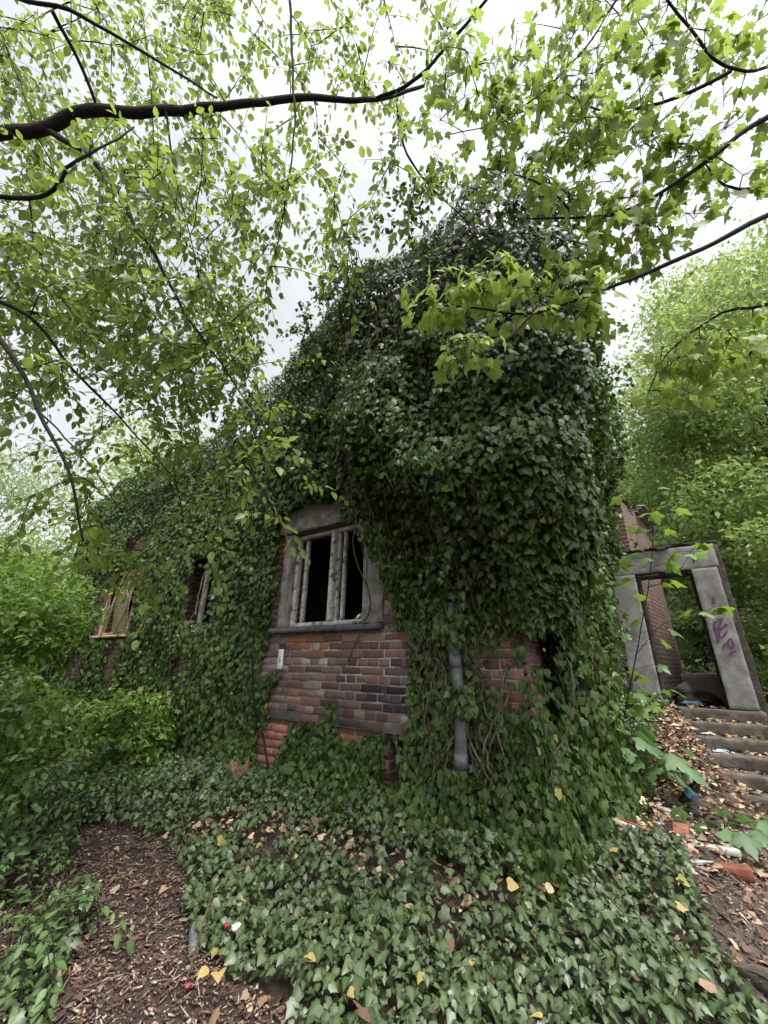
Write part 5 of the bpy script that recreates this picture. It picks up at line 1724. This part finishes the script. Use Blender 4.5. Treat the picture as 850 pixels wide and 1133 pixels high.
for k, (px, py, nm, lb, ct, sz, col, sq) in enumerate([
        (728, 915, 'crumpled_paper', 'dirty white scrap below the long grey plank', 'paper', 0.04, (0.6, 0.57, 0.52), (1.4, 1, 0.4)),
        (742, 905, 'plastic_bag', 'torn clear-white bag tucked under the dark bottle', 'bag', 0.06, (0.55, 0.57, 0.58), (1.3, 1, 0.5)),
        (780, 940, 'crumpled_paper', 'pale scrap between the foam lump and the white tube', 'paper', 0.035, (0.66, 0.64, 0.58), (1.5, 0.8, 0.4)),
        (735, 950, 'wrapper', 'grey-blue wrapper at the lower end of the litter', 'wrapper', 0.05, (0.34, 0.38, 0.46), (1.6, 0.7, 0.4)),
        (775, 958, 'crumpled_paper', 'long pale scrap below the foam lump', 'paper', 0.045, (0.58, 0.58, 0.56), (2.0, 0.5, 0.3)),
        (720, 930, 'plastic_bag', 'wrinkled pale bag beside the striped carton', 'bag', 0.05, (0.62, 0.58, 0.55), (1.2, 1, 0.6)),
        (790, 962, 'wrapper', 'orange-brown wrapper above the red brick', 'wrapper', 0.05, (0.42, 0.24, 0.14), (1.5, 1, 0.3)),
        (835, 968, 'wrapper', 'flattened tan carton at the edge of the trodden path', 'carton', 0.07, (0.46, 0.34, 0.22), (1.5, 1, 0.2)),
        (748, 868, 'crumpled_paper', 'cream paper scrap on the leaf slope beside the steps', 'paper', 0.04, (0.6, 0.55, 0.47), (1.3, 1, 0.4)),
        (728, 830, 'crumpled_paper', 'pale paper scrap high on the leaf slope', 'paper', 0.045, (0.62, 0.57, 0.5), (1.3, 1, 0.4)),
        (742, 822, 'wrapper', 'dull red wrapper high on the leaf slope', 'wrapper', 0.045, (0.36, 0.1, 0.08), (1.4, 1, 0.4)),
        (805, 940, 'crumpled_paper', 'white scrap under the small sapling at the foot of the steps', 'paper', 0.03, (0.68, 0.67, 0.64), (1.3, 1, 0.5))]):
    crumple(nm, lb, ct, hit(px, py) + ZX * 0.01, sz, col, 60 + k, sq, 0.5)

# ------------------------------------------------------------------ light, sky, camera
SUN_EL, SUN_AZ = radians(64), radians(150)          # azimuth clockwise from +Y: from behind, to the right
w = bpy.data.worlds.new('World')
scene.world = w
w.use_nodes = True
nt = w.node_tree
bg = nt.nodes['Background']
sky = nt.nodes.new('ShaderNodeTexSky')
sky.sky_type = 'NISHITA'
sky.sun_disc = False
sky.sun_elevation = SUN_EL
sky.sun_rotation = SUN_AZ
sky.air_density = 1.0
sky.dust_density = 6.0
sky.ozone_density = 1.0
hs = nt.nodes.new('ShaderNodeHueSaturation')        # overcast: cloud takes the blue out of the sky
hs.inputs['Saturation'].default_value = 0.1
nt.links.new(sky.outputs[0], hs.inputs['Color'])
tc = nt.nodes.new('ShaderNodeTexCoord')
cn = noise(nt, 2.2, 5, 0.6, tc.outputs['Generated'])
cr = ramp(nt, [(0.3, (0.72, 0.74, 0.77)), (0.75, (1.04, 1.04, 1.03))])
nt.links.new(cn.outputs['Fac'], cr.inputs[0])
nt.links.new(mix(nt, hs.outputs[0], cr.outputs[0], 1.0, 'MULTIPLY'), bg.inputs['Color'])
bg.inputs['Strength'].default_value = 0.15
sl = bpy.data.lights.new('sun', 'SUN')
sl.energy = 1.35
sl.angle = radians(14)
sl.color = (1.0, 0.965, 0.91)
so = bpy.data.objects.new('sun', sl)
COL.objects.link(so)
to_sun = Vector((sin(SUN_AZ) * cos(SUN_EL), cos(SUN_AZ) * cos(SUN_EL), sin(SUN_EL)))
so.rotation_euler = to_sun.to_track_quat('Z', 'Y').to_euler()
so.location = to_sun * 30

cam = bpy.data.cameras.new('camera')
cam.sensor_fit = 'VERTICAL'
cam.sensor_height = 24
cam.lens = 24 * F / 1133
cam.clip_start = 0.05
cam.clip_end = 500
co = bpy.data.objects.new('camera', cam)
COL.objects.link(co)
co.location = (0, 0, EYE)
co.matrix_world = Matrix.Translation((0, 0, EYE)) @ Matrix.Rotation(pi / 2 + PITCH, 4, 'X') @ Matrix.Rotation(ROLL, 4, 'Z')
scene.camera = co
scene.render.engine = 'CYCLES'
scene.cycles.max_bounces = 7
scene.cycles.diffuse_bounces = 4
scene.cycles.transmission_bounces = 4
scene.cycles.use_denoising = True
scene.view_settings.view_transform = 'Standard'
scene.view_settings.look = 'None'
scene.view_settings.exposure = 1.38
scene.view_settings.gamma = 1.0
